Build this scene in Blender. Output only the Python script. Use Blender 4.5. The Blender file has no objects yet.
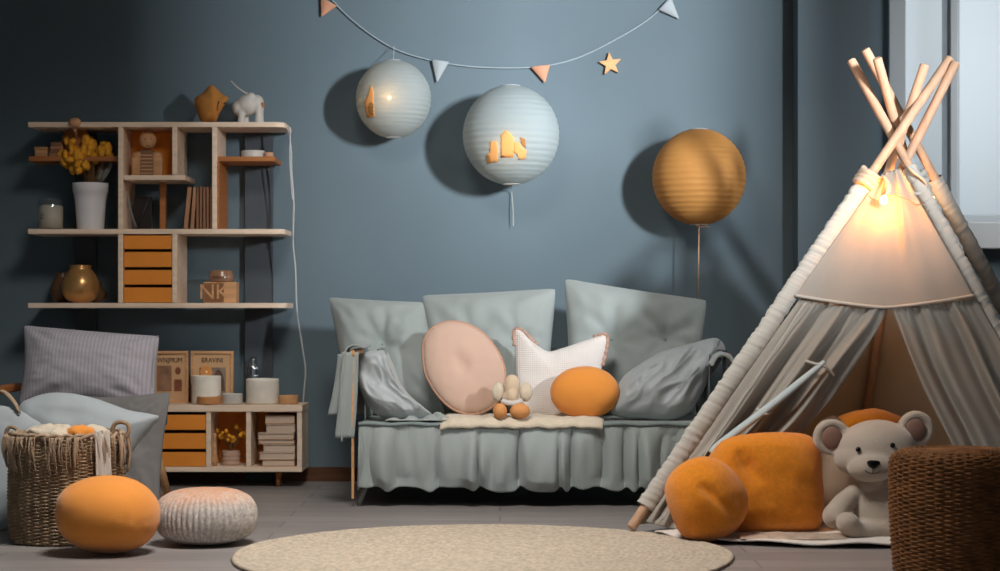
import bpy, bmesh, math, random
from mathutils import Vector, Matrix, noise
random.seed(4)
SC = bpy.context.scene
COL = SC.collection
PI = math.pi
# ---------------------------------------------------------------- camera
F = 1900.0      # focal length in pixels
CH = 0.738      # camera height
HY = 310.0      # row of the horizon
cam = bpy.data.cameras.new('camera'); camo = bpy.data.objects.new('camera', cam); COL.objects.link(camo)
camo.location = (0, 0, CH); camo.rotation_euler = (PI/2, 0, 0)
cam.sensor_width = 36; cam.lens = F*36/1000; cam.shift_y = (HY-285.5)/1000
cam.clip_end = 60
cam.dof.use_dof = True; cam.dof.focus_distance = 6.75; cam.dof.aperture_fstop = 3.2
SC.camera = camo
# ---------------------------------------------------------------- world, lights, exposure
w = bpy.data.worlds.new('world'); SC.world = w; w.use_nodes = True
bg = w.node_tree.nodes['Background']; bg.inputs[0].default_value = (0.33, 0.35, 0.37, 1); bg.inputs[1].default_value = 0.9
def area(name, loc, target, sx, sy, power, color):
    l = bpy.data.lights.new(name, 'AREA'); l.shape = 'RECTANGLE'; l.size = sx; l.size_y = sy
    l.energy = power; l.color = color
    o = bpy.data.objects.new(name, l); COL.objects.link(o); o.location = loc
    o.rotation_euler = (Vector(target)-Vector(loc)).to_track_quat('-Z', 'Y').to_euler()
    return o
# key light from the right, through an unseen opening added to shape it
area('side_key_light', (3.98, 0.85, 2.3), (0.0, 4.12, 1.45), 0.815, 0.75, 2450, (0.93, 0.97, 1.0))
# added overhead fill for rug, floor and left foreground; no lamp modelled
cl = area('overhead_fill', (-0.4, 5.25, 2.66), (-0.4, 5.8, 0.0), 0.7, 0.7, 50, (1.0, 0.95, 0.89)); cl.data.spread = math.radians(130)
dc = area('corner_fill', (2.98, 7.35, 1.9), (2.2, 8.15, 1.5), 0.5, 0.9, 9, (0.95, 0.98, 1.0)); dc.data.spread = math.radians(110)  # added corner fill to brighten the back window's frame and sill
# overcast daylight behind the frosted panes of the window in the back wall
area('daylight_back_window', (2.05, 8.95, 1.85), (2.15, 8.3, 1.7), 0.9, 1.3, 11, (1.0, 0.98, 0.96))
vs = SC.view_settings
SC.display_settings.display_device = 'sRGB'
vs.view_transform = 'Standard'; vs.look = 'None'; vs.gamma = 1; vs.exposure = 0.0; vs.use_curve_mapping = False

# ---------------------------------------------------------------- helpers
def P(px, py, Y):
    return Vector(((px-500)/F*Y, Y, CH-(py-HY)/F*Y))
def UP(px, py, Y0, z0, k):
    "pixel ray meets the leaning plane y = Y0 + k (z - z0)"
    dx = (px-500)/F; dz = (HY-py)/F
    t = (Y0+k*(CH-z0))/(1-k*dz)
    return Vector((t*dx, t, CH+t*dz))
def lin(c):
    r = []
    for v in c:
        v /= 255.0
        r.append(v/12.92 if v <= 0.04045 else ((v+0.055)/1.055)**2.4)
    return r
def mat(name, rgb, rough=0.8, var=0.0, vscale=8, bump=0.0, bscale=60, stretch=(1, 1, 1), sheen=0.0, metal=0.0,
        rgb2=None, trans=0.0, translucent=0.0, weave=0.0, wscale=300, alpha=1.0, spec=0.3):
    m = bpy.data.materials.new(name); m.use_nodes = True
    nt = m.node_tree; N = nt.nodes; L = nt.links
    b = N['Principled BSDF']
    c = lin(rgb); b.inputs['Base Color'].default_value = (*c, 1)
    b.inputs['Roughness'].default_value = rough; b.inputs['Metallic'].default_value = metal
    b.inputs['Specular IOR Level'].default_value = spec
    if sheen: b.inputs['Sheen Weight'].default_value = sheen; b.inputs['Sheen Roughness'].default_value = 0.5
    if trans: b.inputs['Transmission Weight'].default_value = trans; b.inputs['IOR'].default_value = 1.45
    if alpha < 1: b.inputs['Alpha'].default_value = alpha
    tc = N.new('ShaderNodeTexCoord'); mp = N.new('ShaderNodeMapping'); mp.inputs['Scale'].default_value = stretch
    L.new(tc.outputs['Object'], mp.inputs['Vector'])
    if var or rgb2:
        n = N.new('ShaderNodeTexNoise'); n.inputs['Scale'].default_value = vscale; n.inputs['Detail'].default_value = 5
        L.new(mp.outputs[0], n.inputs['Vector'])
        r = N.new('ShaderNodeValToRGB'); r.color_ramp.elements[0].position = 0.35; r.color_ramp.elements[1].position = 0.65
        c2 = lin(rgb2) if rgb2 else [v*(1-var) for v in c]
        r.color_ramp.elements[0].color = (*c2, 1); r.color_ramp.elements[1].color = (*[min(1, v*(1+var*0.4)) for v in c], 1)
        L.new(n.outputs['Fac'], r.inputs['Fac']); L.new(r.outputs['Color'], b.inputs['Base Color'])
    last = None
    if bump:
        n = N.new('ShaderNodeTexNoise'); n.inputs['Scale'].default_value = bscale; n.inputs['Detail'].default_value = 3
        L.new(mp.outputs[0], n.inputs['Vector'])
        bp = N.new('ShaderNodeBump'); bp.inputs['Strength'].default_value = bump; bp.inputs['Distance'].default_value = 0.004
        L.new(n.outputs['Fac'], bp.inputs['Height']); L.new(bp.outputs[0], b.inputs['Normal']); last = bp
    if weave:
        ws = []
        for d in ('X', 'Z'):
            wv = N.new('ShaderNodeTexWave'); wv.bands_direction = d; wv.inputs['Scale'].default_value = wscale/20
            L.new(tc.outputs['Object'], wv.inputs['Vector']); ws.append(wv)
        mm = N.new('ShaderNodeMath'); mm.operation = 'MULTIPLY'
        L.new(ws[0].outputs['Fac'], mm.inputs[0]); L.new(ws[1].outputs['Fac'], mm.inputs[1])
        bp = N.new('ShaderNodeBump'); bp.inputs['Strength'].default_value = weave; bp.inputs['Distance'].default_value = 0.003
        L.new(mm.outputs[0], bp.inputs['Height'])
        if last: L.new(last.outputs[0], bp.inputs['Normal'])
        L.new(bp.outputs[0], b.inputs['Normal'])
    if translucent:
        t = N.new('ShaderNodeBsdfTranslucent'); t.inputs['Color'].default_value = (*c, 1)
        mx = N.new('ShaderNodeMixShader'); mx.inputs[0].default_value = translucent
        out = N['Material Output']
        L.new(b.outputs[0], mx.inputs[1]); L.new(t.outputs[0], mx.inputs[2]); L.new(mx.outputs[0], out.inputs['Surface'])
    return m
def emis(name, rgb, s):
    m = bpy.data.materials.new(name); m.use_nodes = True; nt = m.node_tree
    b = nt.nodes['Principled BSDF']; c = lin(rgb)
    b.inputs['Base Color'].default_value = (*c, 1); b.inputs['Emission Color'].default_value = (*c, 1); b.inputs['Emission Strength'].default_value = s
    return m
def link(name, me, m, parent=None, smooth=True):
    o = bpy.data.objects.new(name, me); COL.objects.link(o)
    if m: me.materials.append(m)
    if smooth:
        for p in me.polygons: p.use_smooth = True
    if parent: o.parent = parent; o.matrix_parent_inverse = Matrix.Translation(parent.location).inverted()
    return o
def tag(o, label, cat, group=None, kind=None):
    if label: o['label'] = label
    if cat: o['category'] = cat
    if group: o['group'] = group
    if kind: o['kind'] = kind
    return o
def thing(name, loc, label, cat, group=None):
    o = bpy.data.objects.new(name, None); COL.objects.link(o); o.location = loc; o.empty_display_size = 0.05
    return tag(o, label, cat, group)
class MB:
    def __init__(s): s.bm = bmesh.new()
    def box(s, x0, x1, y0, y1, z0, z1, M=None, bev=0.0):
        vs_ = [s.bm.verts.new((x, y, z)) for x in (x0, x1) for y in (y0, y1) for z in (z0, z1)]
        fs = [s.bm.faces.new([vs_[i] for i in f]) for f in ((0,1,3,2),(4,6,7,5),(0,4,5,1),(2,3,7,6),(0,2,6,4),(1,5,7,3))]
        if bev:
            es = list({e for f in fs for e in f.edges})
            r = bmesh.ops.bevel(s.bm, geom=es, offset=bev, segments=2, affect='EDGES', profile=0.5)
            vs_ = list({v for f in r['faces'] for v in f.verts} | {v for v in vs_ if v.is_valid})
        if M is not None:
            for v in vs_:
                if v.is_valid: v.co = M @ v.co
        return s
    def lathe(s, prof, c=(0, 0, 0), n=32, M=None, rf=None):
        rings = []
        for r, z in prof:
            ring = []
            for i in range(n):
                a = 2*PI*i/n; rr = r*(rf(a, z) if rf else 1)
                co = Vector((c[0]+rr*math.cos(a), c[1]+rr*math.sin(a), c[2]+z))
                if M is not None: co = M @ co
                ring.append(s.bm.verts.new(co))
            rings.append(ring)
        for a, b in zip(rings, rings[1:]):
            for i in range(n): s.bm.faces.new((a[i], a[(i+1) % n], b[(i+1) % n], b[i]))
        if prof[0][0] > 1e-6: s.bm.faces.new(list(reversed(rings[0])))
        if prof[-1][0] > 1e-6: s.bm.faces.new(rings[-1])
        return s
    def tube(s, pts, r, n=8, closed=False, flat=1.0):
        pts = [Vector(p) for p in pts]; rings = []; K = len(pts); up = None
        for i, p in enumerate(pts):
            if closed: d = pts[(i+1) % K]-pts[i-1]
            else: d = pts[min(i+1, K-1)]-pts[max(i-1, 0)]
            d = d.normalized() if d.length > 1e-9 else Vector((0, 0, 1))
            if up is None: up = Vector((0, 0, 1)) if abs(d.z) < 0.9 else Vector((0, 1, 0))
            u = d.cross(up)
            if u.length < 1e-4: u = d.cross(Vector((1, 0.1, 0)))
            u.normalize(); v = u.cross(d).normalized(); up = v
            rr = r(i/(K-1)) if callable(r) else r
            rings.append([s.bm.verts.new(p+u*rr*math.cos(2*PI*j/n)+v*rr*flat*math.sin(2*PI*j/n)) for j in range(n)])
        prs = list(zip(rings, rings[1:]))
        if closed: prs.append((rings[-1], rings[0]))
        for a, b in prs:
            for j in range(n): s.bm.faces.new((a[j], a[(j+1) % n], b[(j+1) % n], b[j]))
        if not closed:
            s.bm.faces.new(list(reversed(rings[0]))); s.bm.faces.new(rings[-1])
        return s
    def ell(s, c, r, M=None, n=24, amp=0, fr=6, seed=0, fn=None):
        c = Vector(c); r = Vector((r, r, r)) if not hasattr(r, '__len__') else Vector(r)
        rings = []
        for i in range(1, n//2):
            th = PI*i/(n//2)
            ring = []
            for j in range(n):
                ph = 2*PI*j/n
                d = Vector((math.sin(th)*math.cos(ph), math.sin(th)*math.sin(ph), math.cos(th)))
                ring.append(d)
            rings.append(ring)
        def mk(d):
            k = 1+(amp*noise.noise(d*fr*0.5+Vector((seed, seed, seed))) if amp else 0)
            if fn: k *= fn(d)
            q = Vector((d.x*r.x, d.y*r.y, d.z*r.z))*k
            if M is not None: q = M @ q
            return s.bm.verts.new(c+q)
        R = [[mk(d) for d in ring] for ring in rings]
        t = mk(Vector((0, 0, 1))); b = mk(Vector((0, 0, -1)))
        for j in range(n):
            s.bm.faces.new((t, R[0][j], R[0][(j+1) % n])); s.bm.faces.new((b, R[-1][(j+1) % n], R[-1][j]))
        for A, B in zip(R, R[1:]):
            for j in range(n): s.bm.faces.new((A[j], B[j], B[(j+1) % n], A[(j+1) % n]))
        return s
    def grid(s, fn, nu, nv):
        g = [[s.bm.verts.new(fn(i/nu, j/nv)) for i in range(nu+1)] for j in range(nv+1)]
        for j in range(nv):
            for i in range(nu): s.bm.faces.new((g[j][i], g[j][i+1], g[j+1][i+1], g[j+1][i]))
        return s
    def prism(s, pts, d):
        "polygon pts (3D) extruded by vector d"
        a = [s.bm.verts.new(p) for p in pts]; b = [s.bm.verts.new(Vector(p)+Vector(d)) for p in pts]
        s.bm.faces.new(a); s.bm.faces.new(list(reversed(b)))
        for i in range(len(a)): s.bm.faces.new((a[i], b[i], b[(i+1) % len(a)], a[(i+1) % len(a)]))
        return s
    def put(s, name, m, parent=None, smooth=False, solid=0, bevel=0, remesh=0, sub=0):
        bmesh.ops.recalc_face_normals(s.bm, faces=s.bm.faces)
        me = bpy.data.meshes.new(name); s.bm.to_mesh(me); s.bm.free()
        o = link(name, me, m, parent, smooth)
        if remesh:
            q = o.modifiers.new('r', 'REMESH'); q.mode = 'VOXEL'; q.voxel_size = remesh; q.use_smooth_shade = True
            q = o.modifiers.new('s', 'SMOOTH'); q.factor = 0.6; q.iterations = 6
        if solid:
            q = o.modifiers.new('t', 'SOLIDIFY'); q.thickness = solid; q.offset = 0
        if bevel:
            q = o.modifiers.new('b', 'BEVEL'); q.width = bevel; q.segments = 2; q.limit_method = 'ANGLE'
        if sub:
            q = o.modifiers.new('d', 'SUBSURF'); q.levels = sub; q.render_levels = sub
        return o
def spline(pts, n=8, closed=False):
    pts = [Vector(p) for p in pts]; K = len(pts); out = []
    rng = range(K) if closed else range(K-1)
    for i in rng:
        if closed: p0, p1, p2, p3 = pts[i-1], pts[i], pts[(i+1) % K], pts[(i+2) % K]
        else: p0, p1, p2, p3 = pts[max(i-1, 0)], pts[i], pts[i+1], pts[min(i+2, K-1)]
        for k in range(n):
            t = k/n
            out.append(0.5*((2*p1)+(p2-p0)*t+(2*p0-5*p1+4*p2-p3)*t*t+(3*p1-p0-3*p2+p3)*t**3))
    if not closed: out.append(pts[-1])
    return out
def pillow(name, cor, T, m, parent=None, inn=0.06, tufts=(), wr=0.004, wf=9, N=56, q=0.6, seed=0, tn=0.035, crumple=0.0):
    "four-cornered stuffed cushion; cor = TL, TR, BR, BL"
    TL, TR, BR, BL = [Vector(c) for c in cor]
    nrm = (TR-TL).cross(BL-TL).normalized()
    if nrm.y > 0: nrm = -nrm
    sz = ((TR-TL).length+(BL-TL).length)/2
    def pos(u, v, side):
        cr_ = 1-.028*abs(u)**7*abs(v)**7; u *= cr_; v *= cr_
        uu = u*(1-inn*(1-abs(u)**1)*0-inn*(1-v*v)*abs(u)); vv = v*(1-inn*(1-u*u)*abs(v))
        a = (uu+1)/2; b = (vv+1)/2
        p = TL.lerp(TR, a).lerp(BL.lerp(BR, a), b)
        e = max(0.0, (1-abs(u)**2.6)*(1-abs(v)**2.6))
        h = T*e**q
        w_ = noise.noise(Vector((u*wf*0.35, v*wf*0.35, seed+side*7)))*wr*2.2+noise.noise(Vector((u*wf, v*wf, seed+side*7)))*wr
        # folds running in from the corners
        for cu, cv in ((-1, -1), (1, -1), (1, 1), (-1, 1)):
            dx_, dy_ = u-cu, v-cv; d = math.hypot(dx_, dy_); an = math.atan2(dy_, dx_)
            w_ += wr*1.3*math.sin(an*11+seed)*math.exp(-((d-0.55)/0.33)**2)
        if crumple:
            nn = noise.noise(Vector((u*2.3+v*1.2, v*2.1-u*.8, seed+3+side)))
            w_ += crumple*(1-abs(nn)*3.2)+crumple*.7*(1-3*abs(noise.noise(Vector((u*5, v*3.6+u*2, seed+9+side)))))
        for tu, tv, td in tufts:
            d = math.hypot((u-tu), (v-tv))
            w_ -= td*.45*math.exp(-(d/0.16)**2)+td*0.5*math.exp(-(d/0.40)**2)
            an = math.atan2(v-tv, u-tu)
            w_ += td*0.09*math.sin(an*7+seed+2*noise.noise(Vector((an, seed, 0))))*math.exp(-((d-0.36)/0.22)**2)
        return p+nrm*side*(h+w_*min(1, e*2.5))
    mb = MB(); g = {}
    for side in (1, -1):
        for j in range(N+1):
            for i in range(N+1):
                if side == -1 and (i in (0, N) or j in (0, N)): g[(side, i, j)] = g[(1, i, j)]; continue
                u = math.sin((i/N-0.5)*PI); v = math.sin((j/N-0.5)*PI)
                u = 0.6*u+0.4*(2*i/N-1); v = 0.6*v+0.4*(2*j/N-1)
                g[(side, i, j)] = mb.bm.verts.new(pos(u, v, side))
        for j in range(N):
            for i in range(N): mb.bm.faces.new((g[(side, i, j)], g[(side, i+1, j)], g[(side, i+1, j+1)], g[(side, i, j+1)]))
    o = mb.put(name, m, parent, smooth=True)
    return o, pos
def blob(name, outline, c, n, T, m, parent=None, q=0.5, dent=0, wr=0.003, wf=6, seed=0, Tb=None, crumple=0, rings=22, cang=0.0, pinch=()):
    "stuffed shape from a closed 3D outline lying in a plane through c with normal n"
    c = Vector(c); n = Vector(n).normalized(); K = len(outline); mb = MB(); Tb = T if Tb is None else Tb
    edge = [mb.bm.verts.new(p) for p in outline]
    for side in (1, -1):
        prev = edge; tt = T if side == 1 else Tb
        for k in range(1, rings):
            rho = math.cos(k/rings*PI/2); ring = []
            for i, p in enumerate(outline):
                q_ = c.lerp(Vector(p), rho)
                h = tt*(1-rho**2.4)**q
                w_ = noise.noise(q_*wf*2+Vector((seed, 0, side)))*wr*2+noise.noise(q_*wf*5+Vector((seed, 0, side)))*wr
                if crumple:
                    ca, sa = math.cos(cang), math.sin(cang); a1 = q_.x*ca+q_.z*sa; a2 = -q_.x*sa+q_.z*ca
                    a2 += .02*noise.noise(Vector((a1*9, seed, 0)))
                    w_ += crumple*(1-3*abs(noise.noise(Vector((a1*4, a2*15, seed+side)))))+crumple*.35*(1-3*abs(noise.noise(Vector((a1*13, a2*30, seed+5+side)))))
                if side == 1:
                    for pp_, pr, pd in pinch: w_ -= pd*math.exp(-((q_-pp_).length/pr)**2)
                if dent: w_ -= dent*math.exp(-(rho/0.16)**2)+dent*.5*math.exp(-(rho/0.4)**2)
                ring.append(mb.bm.verts.new(q_+n*side*(h+w_*min(1, (1-rho)*4))))
            for i in range(K): mb.bm.faces.new((prev[i], prev[(i+1) % K], ring[(i+1) % K], ring[i]))
            prev = ring
        mb.bm.faces.new(prev)
    return mb.put(name, m, parent, smooth=True)
def text(name, s, loc, size, m, parent, ext=0.0006, rot=(PI/2, 0, 0), sx=1.0):
    cu = bpy.data.curves.new(name, 'FONT'); cu.body = s; cu.size = size; cu.align_x = 'CENTER'; cu.align_y = 'CENTER'; cu.extrude = ext
    t = bpy.data.objects.new(name, cu); COL.objects.link(t)
    dg = bpy.context.evaluated_depsgraph_get(); me = bpy.data.meshes.new_from_object(t.evaluated_get(dg))
    bpy.data.objects.remove(t)
    me.transform(Matrix.Translation(Vector(loc)) @ Matrix.Rotation(rot[0], 4, 'X') @ Matrix.Diagonal((sx, 1, 1, 1)))
    return link(name, me, m, parent, False)

# ---------------------------------------------------------------- materials
def wall_mat():
    m = mat('wall_paint', (99, 114, 122), 0.85, bump=0.05, bscale=180, var=0.05, vscale=2)
    return m
M_wall = wall_mat()
M_floor = mat('floor_boards', (96, 92, 92), 0.42, spec=0.4)
def floor_nodes(m):
    nt = m.node_tree; N = nt.nodes; L = nt.links; b = N['Principled BSDF']
    tc = [n for n in N if n.type == 'TEX_COORD'][0]
    br = N.new('ShaderNodeTexBrick'); br.inputs['Scale'].default_value = 1
    br.inputs['Brick Width'].default_value = 1.5; br.inputs['Row Height'].default_value = 0.17; br.inputs['Mortar Size'].default_value = 0.003
    br.inputs['Color1'].default_value = (*lin((150, 144, 142)), 1); br.inputs['Color2'].default_value = (*lin((132, 127, 126)), 1)
    br.inputs['Mortar'].default_value = (*lin((104, 100, 99)), 1)
    L.new(tc.outputs['Object'], br.inputs['Vector'])
    mp = N.new('ShaderNodeMapping'); mp.inputs['Scale'].default_value = (1.2, 22, 1); L.new(tc.outputs['Object'], mp.inputs['Vector'])
    n = N.new('ShaderNodeTexNoise'); n.inputs['Scale'].default_value = 3; n.inputs['Detail'].default_value = 8; L.new(mp.outputs[0], n.inputs['Vector'])
    mx = N.new('ShaderNodeMixRGB'); mx.blend_type = 'MULTIPLY'; mx.inputs[0].default_value = 0.55
    r = N.new('ShaderNodeValToRGB'); r.color_ramp.elements[0].position = 0.3; r.color_ramp.elements[0].color = (.45, .44, .44, 1); r.color_ramp.elements[1].position = 0.7; r.color_ramp.elements[1].color = (1.15, 1.12, 1.1, 1)
    L.new(n.outputs['Fac'], r.inputs['Fac']); L.new(br.outputs['Color'], mx.inputs[1]); L.new(r.outputs[0], mx.inputs[2]); L.new(mx.outputs[0], b.inputs['Base Color'])
    bp = N.new('ShaderNodeBump'); bp.inputs['Strength'].default_value = 0.12; bp.inputs['Distance'].default_value = 0.002
    L.new(n.outputs['Fac'], bp.inputs['Height']); L.new(bp.outputs[0], b.inputs['Normal'])
floor_nodes(M_floor)
M_ceil = mat('ceiling_paint', (150, 155, 158), 0.9)
M_base = mat('baseboard_wood', (92, 58, 36), 0.6, var=0.3, vscale=6, stretch=(1, 8, 8))
M_frame = mat('window_paint', (176, 182, 186), 0.5)
M_ply = mat('plywood_edge', (240, 216, 192), 0.6, var=0.12, vscale=5, stretch=(1, 10, 10))
M_wood = mat('beech_wood', (208, 158, 112), 0.55, var=0.18, vscale=5, stretch=(1, 9, 9))
M_woodw = mat('warm_wood', (176, 112, 62), 0.55, var=0.2, vscale=5, stretch=(1, 9, 9))
M_pole = mat('tent_pole_wood', (198, 162, 134), 0.6, var=0.15, vscale=5, stretch=(9, 9, 1))
M_orange = mat('orange_lacquer', (236, 146, 54), 0.55, var=0.05)
M_orin = mat('orange_panel', (244, 146, 50), 0.6, var=0.08)
M_black = mat('black_gap', (14, 13, 12), 0.8)
M_char = mat('charcoal_panel', (74, 80, 86), 0.8, var=0.1)
M_sofa = mat('sage_cotton', (154, 162, 160), 0.9, bump=0.25, bscale=350, sheen=0.25, var=0.06, vscale=4)
M_sofa2 = mat('sage_satin', (170, 177, 180), 0.45, bump=0.15, bscale=300, sheen=0.3, var=0.08, vscale=4)
M_pipe = mat('sage_piping', (128, 140, 140), 0.8)
M_pink = mat('blush_linen', (206, 174, 156), 0.9, bump=0.3, bscale=400, sheen=0.3, var=0.05)
M_pinkp = mat('blush_piping', (190, 146, 122), 0.8)
M_white = mat('white_waffle', (224, 218, 214), 0.9, weave=0.6, wscale=760, sheen=0.2)
M_orf = mat('orange_felt', (230, 146, 60), 0.85, bump=0.3, bscale=400, sheen=0.25, var=0.06, vscale=5)
M_fleece = mat('orange_fleece', (230, 138, 20), 0.95, bump=1.0, bscale=320, sheen=0.3, var=0.10, vscale=90)
M_canvas = mat('tent_canvas', (166, 160, 151), 0.9, bump=0.2, bscale=300, translucent=0.2, var=0.04)
M_canvasd = mat('tent_casing', (182, 178, 170), 0.9, bump=0.2, bscale=300)
M_canvi = mat('tent_side_canvas', (204, 188, 164), 0.95, bump=0.2, bscale=300, translucent=0.15)
M_sash = mat('blue_grey_sash', (176, 188, 190), 0.8)
M_bear = mat('bear_plush', (178, 164, 150), 0.95, bump=0.6, bscale=260, sheen=0.5, var=0.05)
M_bearin = mat('bear_inner_ear', (136, 104, 92), 0.95, bump=0.4, bscale=260)
M_blk = mat('black_bead', (8, 8, 8), 0.2)
M_jute = mat('jute', (186, 172, 154), 0.95, bump=0.9, bscale=140, var=0.25, vscale=60)
M_wick = mat('wicker', (122, 80, 44), 0.8, bump=0.4, bscale=120, var=0.35, vscale=30)
M_bask = mat('basket_cane', (160, 136, 108), 0.8, bump=0.4, bscale=150, var=0.3, vscale=25)
M_fring = mat('fringe_yarn', (170, 146, 122), 0.95, var=0.2)
M_stripe = mat('striped_lilac', (166, 162, 170), 0.9)
def stripes(m):
    nt = m.node_tree; N = nt.nodes; L = nt.links; b = N['Principled BSDF']; tc = [n for n in N if n.type == 'TEX_COORD'][0]
    wv = N.new('ShaderNodeTexWave'); wv.bands_direction = 'X'; wv.inputs['Scale'].default_value = 22; wv.inputs['Distortion'].default_value = 0.6; wv.inputs['Detail'].default_value = 1; wv.inputs['Detail Scale'].default_value = .6
    L.new(tc.outputs['Object'], wv.inputs['Vector'])
    r = N.new('ShaderNodeValToRGB'); r.color_ramp.elements[0].position = 0.2; r.color_ramp.elements[0].color = (*lin((160, 155, 163)), 1); r.color_ramp.elements[1].position = 0.75; r.color_ramp.elements[1].color = (*lin((174, 170, 178)), 1)
    L.new(wv.outputs['Fac'], r.inputs['Fac']); L.new(r.outputs[0], b.inputs['Base Color'])
stripes(M_stripe)
M_dgrey = mat('dark_grey_linen', (116, 114, 113), 0.9, bump=0.3, bscale=350, var=0.06)
M_pale = mat('pale_blue_cotton', (168, 176, 180), 0.9, bump=0.2, bscale=350, var=0.04)
M_cream = mat('cream_wool', (216, 202, 180), 0.95, bump=0.9, bscale=220, sheen=0.4, var=0.08, vscale=30)
M_cerw = mat('white_ceramic', (200, 195, 188), 0.5, var=0.08, vscale=12)
M_potw = mat('white_pot', (232, 231, 234), 0.45)
M_yel = mat('dried_yellow_flower', (238, 170, 52), 0.9, var=0.2, vscale=60, bump=.5, bscale=150)
M_stem = mat('dry_stem', (120, 88, 54), 0.9)
M_gold = mat('brass', (214, 164, 104), 0.32, metal=0.65, var=0.2, vscale=9)
M_gold2 = mat('dark_glass', (92, 66, 44), 0.3, spec=0.5)
M_cable = mat('white_cable', (196, 198, 200), 0.6)
M_metal = mat('dark_metal', (62, 64, 66), 0.45, metal=0.6)
M_dark = mat('dark_ink', (58, 44, 36), 0.8)
M_paper = mat('poster_card', (206, 164, 122), 0.8, var=0.06)
M_book = mat('book_tan', (176, 130, 98), 0.8, var=0.1)
M_book2 = mat('book_brown', (146, 104, 78), 0.8, var=0.12, vscale=20, stretch=(12, 1, 1))
M_page = mat('book_cream', (208, 186, 166), 0.85, var=0.08)
M_bulb = emis('warm_bulb', (255, 196, 110), 14.0)
def glass(name, tint=(0.9, 0.95, 0.95), a=0.18, rough=0.08):
    m = bpy.data.materials.new(name); m.use_nodes = True; nt = m.node_tree; N = nt.nodes; L = nt.links
    N.remove(N['Principled BSDF']); t = N.new('ShaderNodeBsdfTransparent'); t.inputs[0].default_value = (*tint, 1)
    g = N.new('ShaderNodeBsdfGlossy'); g.inputs['Roughness'].default_value = rough; g.inputs[0].default_value = (.9, .95, 1, 1)
    mx = N.new('ShaderNodeMixShader'); mx.inputs[0].default_value = a
    L.new(t.outputs[0], mx.inputs[1]); L.new(g.outputs[0], mx.inputs[2]); L.new(mx.outputs[0], N['Material Output'].inputs['Surface'])
    return m
M_glass = glass('clear_glass', (.96, .97, .97), .07)
def lantern_mat(name, rgb, tr, tp):
    m = bpy.data.materials.new(name); m.use_nodes = True; nt = m.node_tree; N = nt.nodes; L = nt.links
    b = N['Principled BSDF']; c = lin(rgb); b.inputs['Base Color'].default_value = (*c, 1); b.inputs['Roughness'].default_value = 0.75
    t = N.new('ShaderNodeBsdfTranslucent'); t.inputs[0].default_value = (*c, 1)
    a = N.new('ShaderNodeMixShader'); a.inputs[0].default_value = tr; L.new(b.outputs[0], a.inputs[1]); L.new(t.outputs[0], a.inputs[2])
    p = N.new('ShaderNodeBsdfTransparent'); k = N.new('ShaderNodeMixShader'); k.inputs[0].default_value = tp
    L.new(a.outputs[0], k.inputs[1]); L.new(p.outputs[0], k.inputs[2]); L.new(k.outputs[0], N['Material Output'].inputs['Surface'])
    tc = N.new('ShaderNodeTexCoord'); n = N.new('ShaderNodeTexNoise'); mp = N.new('ShaderNodeMapping'); mp.inputs['Scale'].default_value = (8, 8, 60)
    n.inputs['Scale'].default_value = 1.5; L.new(tc.outputs['Object'], mp.inputs[0]); L.new(mp.outputs[0], n.inputs['Vector'])
    bp = N.new('ShaderNodeBump'); bp.inputs['Strength'].default_value = .5; bp.inputs['Distance'].default_value = .004
    L.new(n.outputs['Fac'], bp.inputs['Height']); L.new(bp.outputs[0], b.inputs['Normal'])
    return m
M_lanw = lantern_mat('pale_blue_paper', (170, 184, 188), 0.25, 0.16)
M_lano = lantern_mat('orange_paper', (208, 148, 78), 0.25, 0.02)

# ---------------------------------------------------------------- the room
WY = 8.2; XR = 2.75; XL = -2.6; ZC = 2.75
def struct(name, mb, m): return tag(mb.put(name, m), None, None, kind='structure')
struct('floor', MB().box(XL-.1, XR+.1, -0.6, WY+.15, -.05, 0), M_floor)
struct('ceiling', MB().box(XL-.1, XR+.1, -0.6, WY+.15, ZC, ZC+.06), M_ceil)
struct('wall_left', MB().box(XL-.1, XL, -0.6, WY+.15, 0, ZC), M_wall)
wx0 = (888-500)/F*WY; wx1 = 2.62; wz0 = 1.06; wz1 = 2.45
wb = MB(); wb.box(XL, wx0, WY, WY+.15, 0, ZC).box(wx1, XR, WY, WY+.15, 0, ZC).box(wx0, wx1, WY, WY+.15, 0, wz0).box(wx0, wx1, WY, WY+.15, wz1, ZC)
# chimney-breast pilaster beside the window
xa = (793-500)/F*WY; ya = xa*F/(798-500); xb = (870-500)/F*ya
wb.box(xa, xb, ya, WY, 0, ZC)
struct('wall_back', wb, M_wall)
# unseen openings in the right wall, added to shape the key and corner light
oy0, oy1, oz0, oz1 = 2.83, 3.69, 1.77, 2.6
rb = MB(); rb.box(XR, XR+.1, -0.6, oy0, 0, ZC).box(XR, XR+.1, oy1, 7.0, 0, ZC).box(XR, XR+.1, 7.75, WY+.15, 0, ZC).box(XR, XR+.1, 7.0, 7.75, 0, 1.3).box(XR, XR+.1, 7.0, 7.75, 2.4, ZC).box(XR, XR+.1, oy0, oy1, 0, oz0).box(XR, XR+.1, oy0, oy1, oz1, ZC)
struct('wall_right', rb, M_wall)
b = MB(); b.box(XL, xa, WY-.018, WY, 0, .052).box(XL, xa, WY-.012, WY, .052, .06)
struct('baseboard_back', b, M_base)
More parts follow.
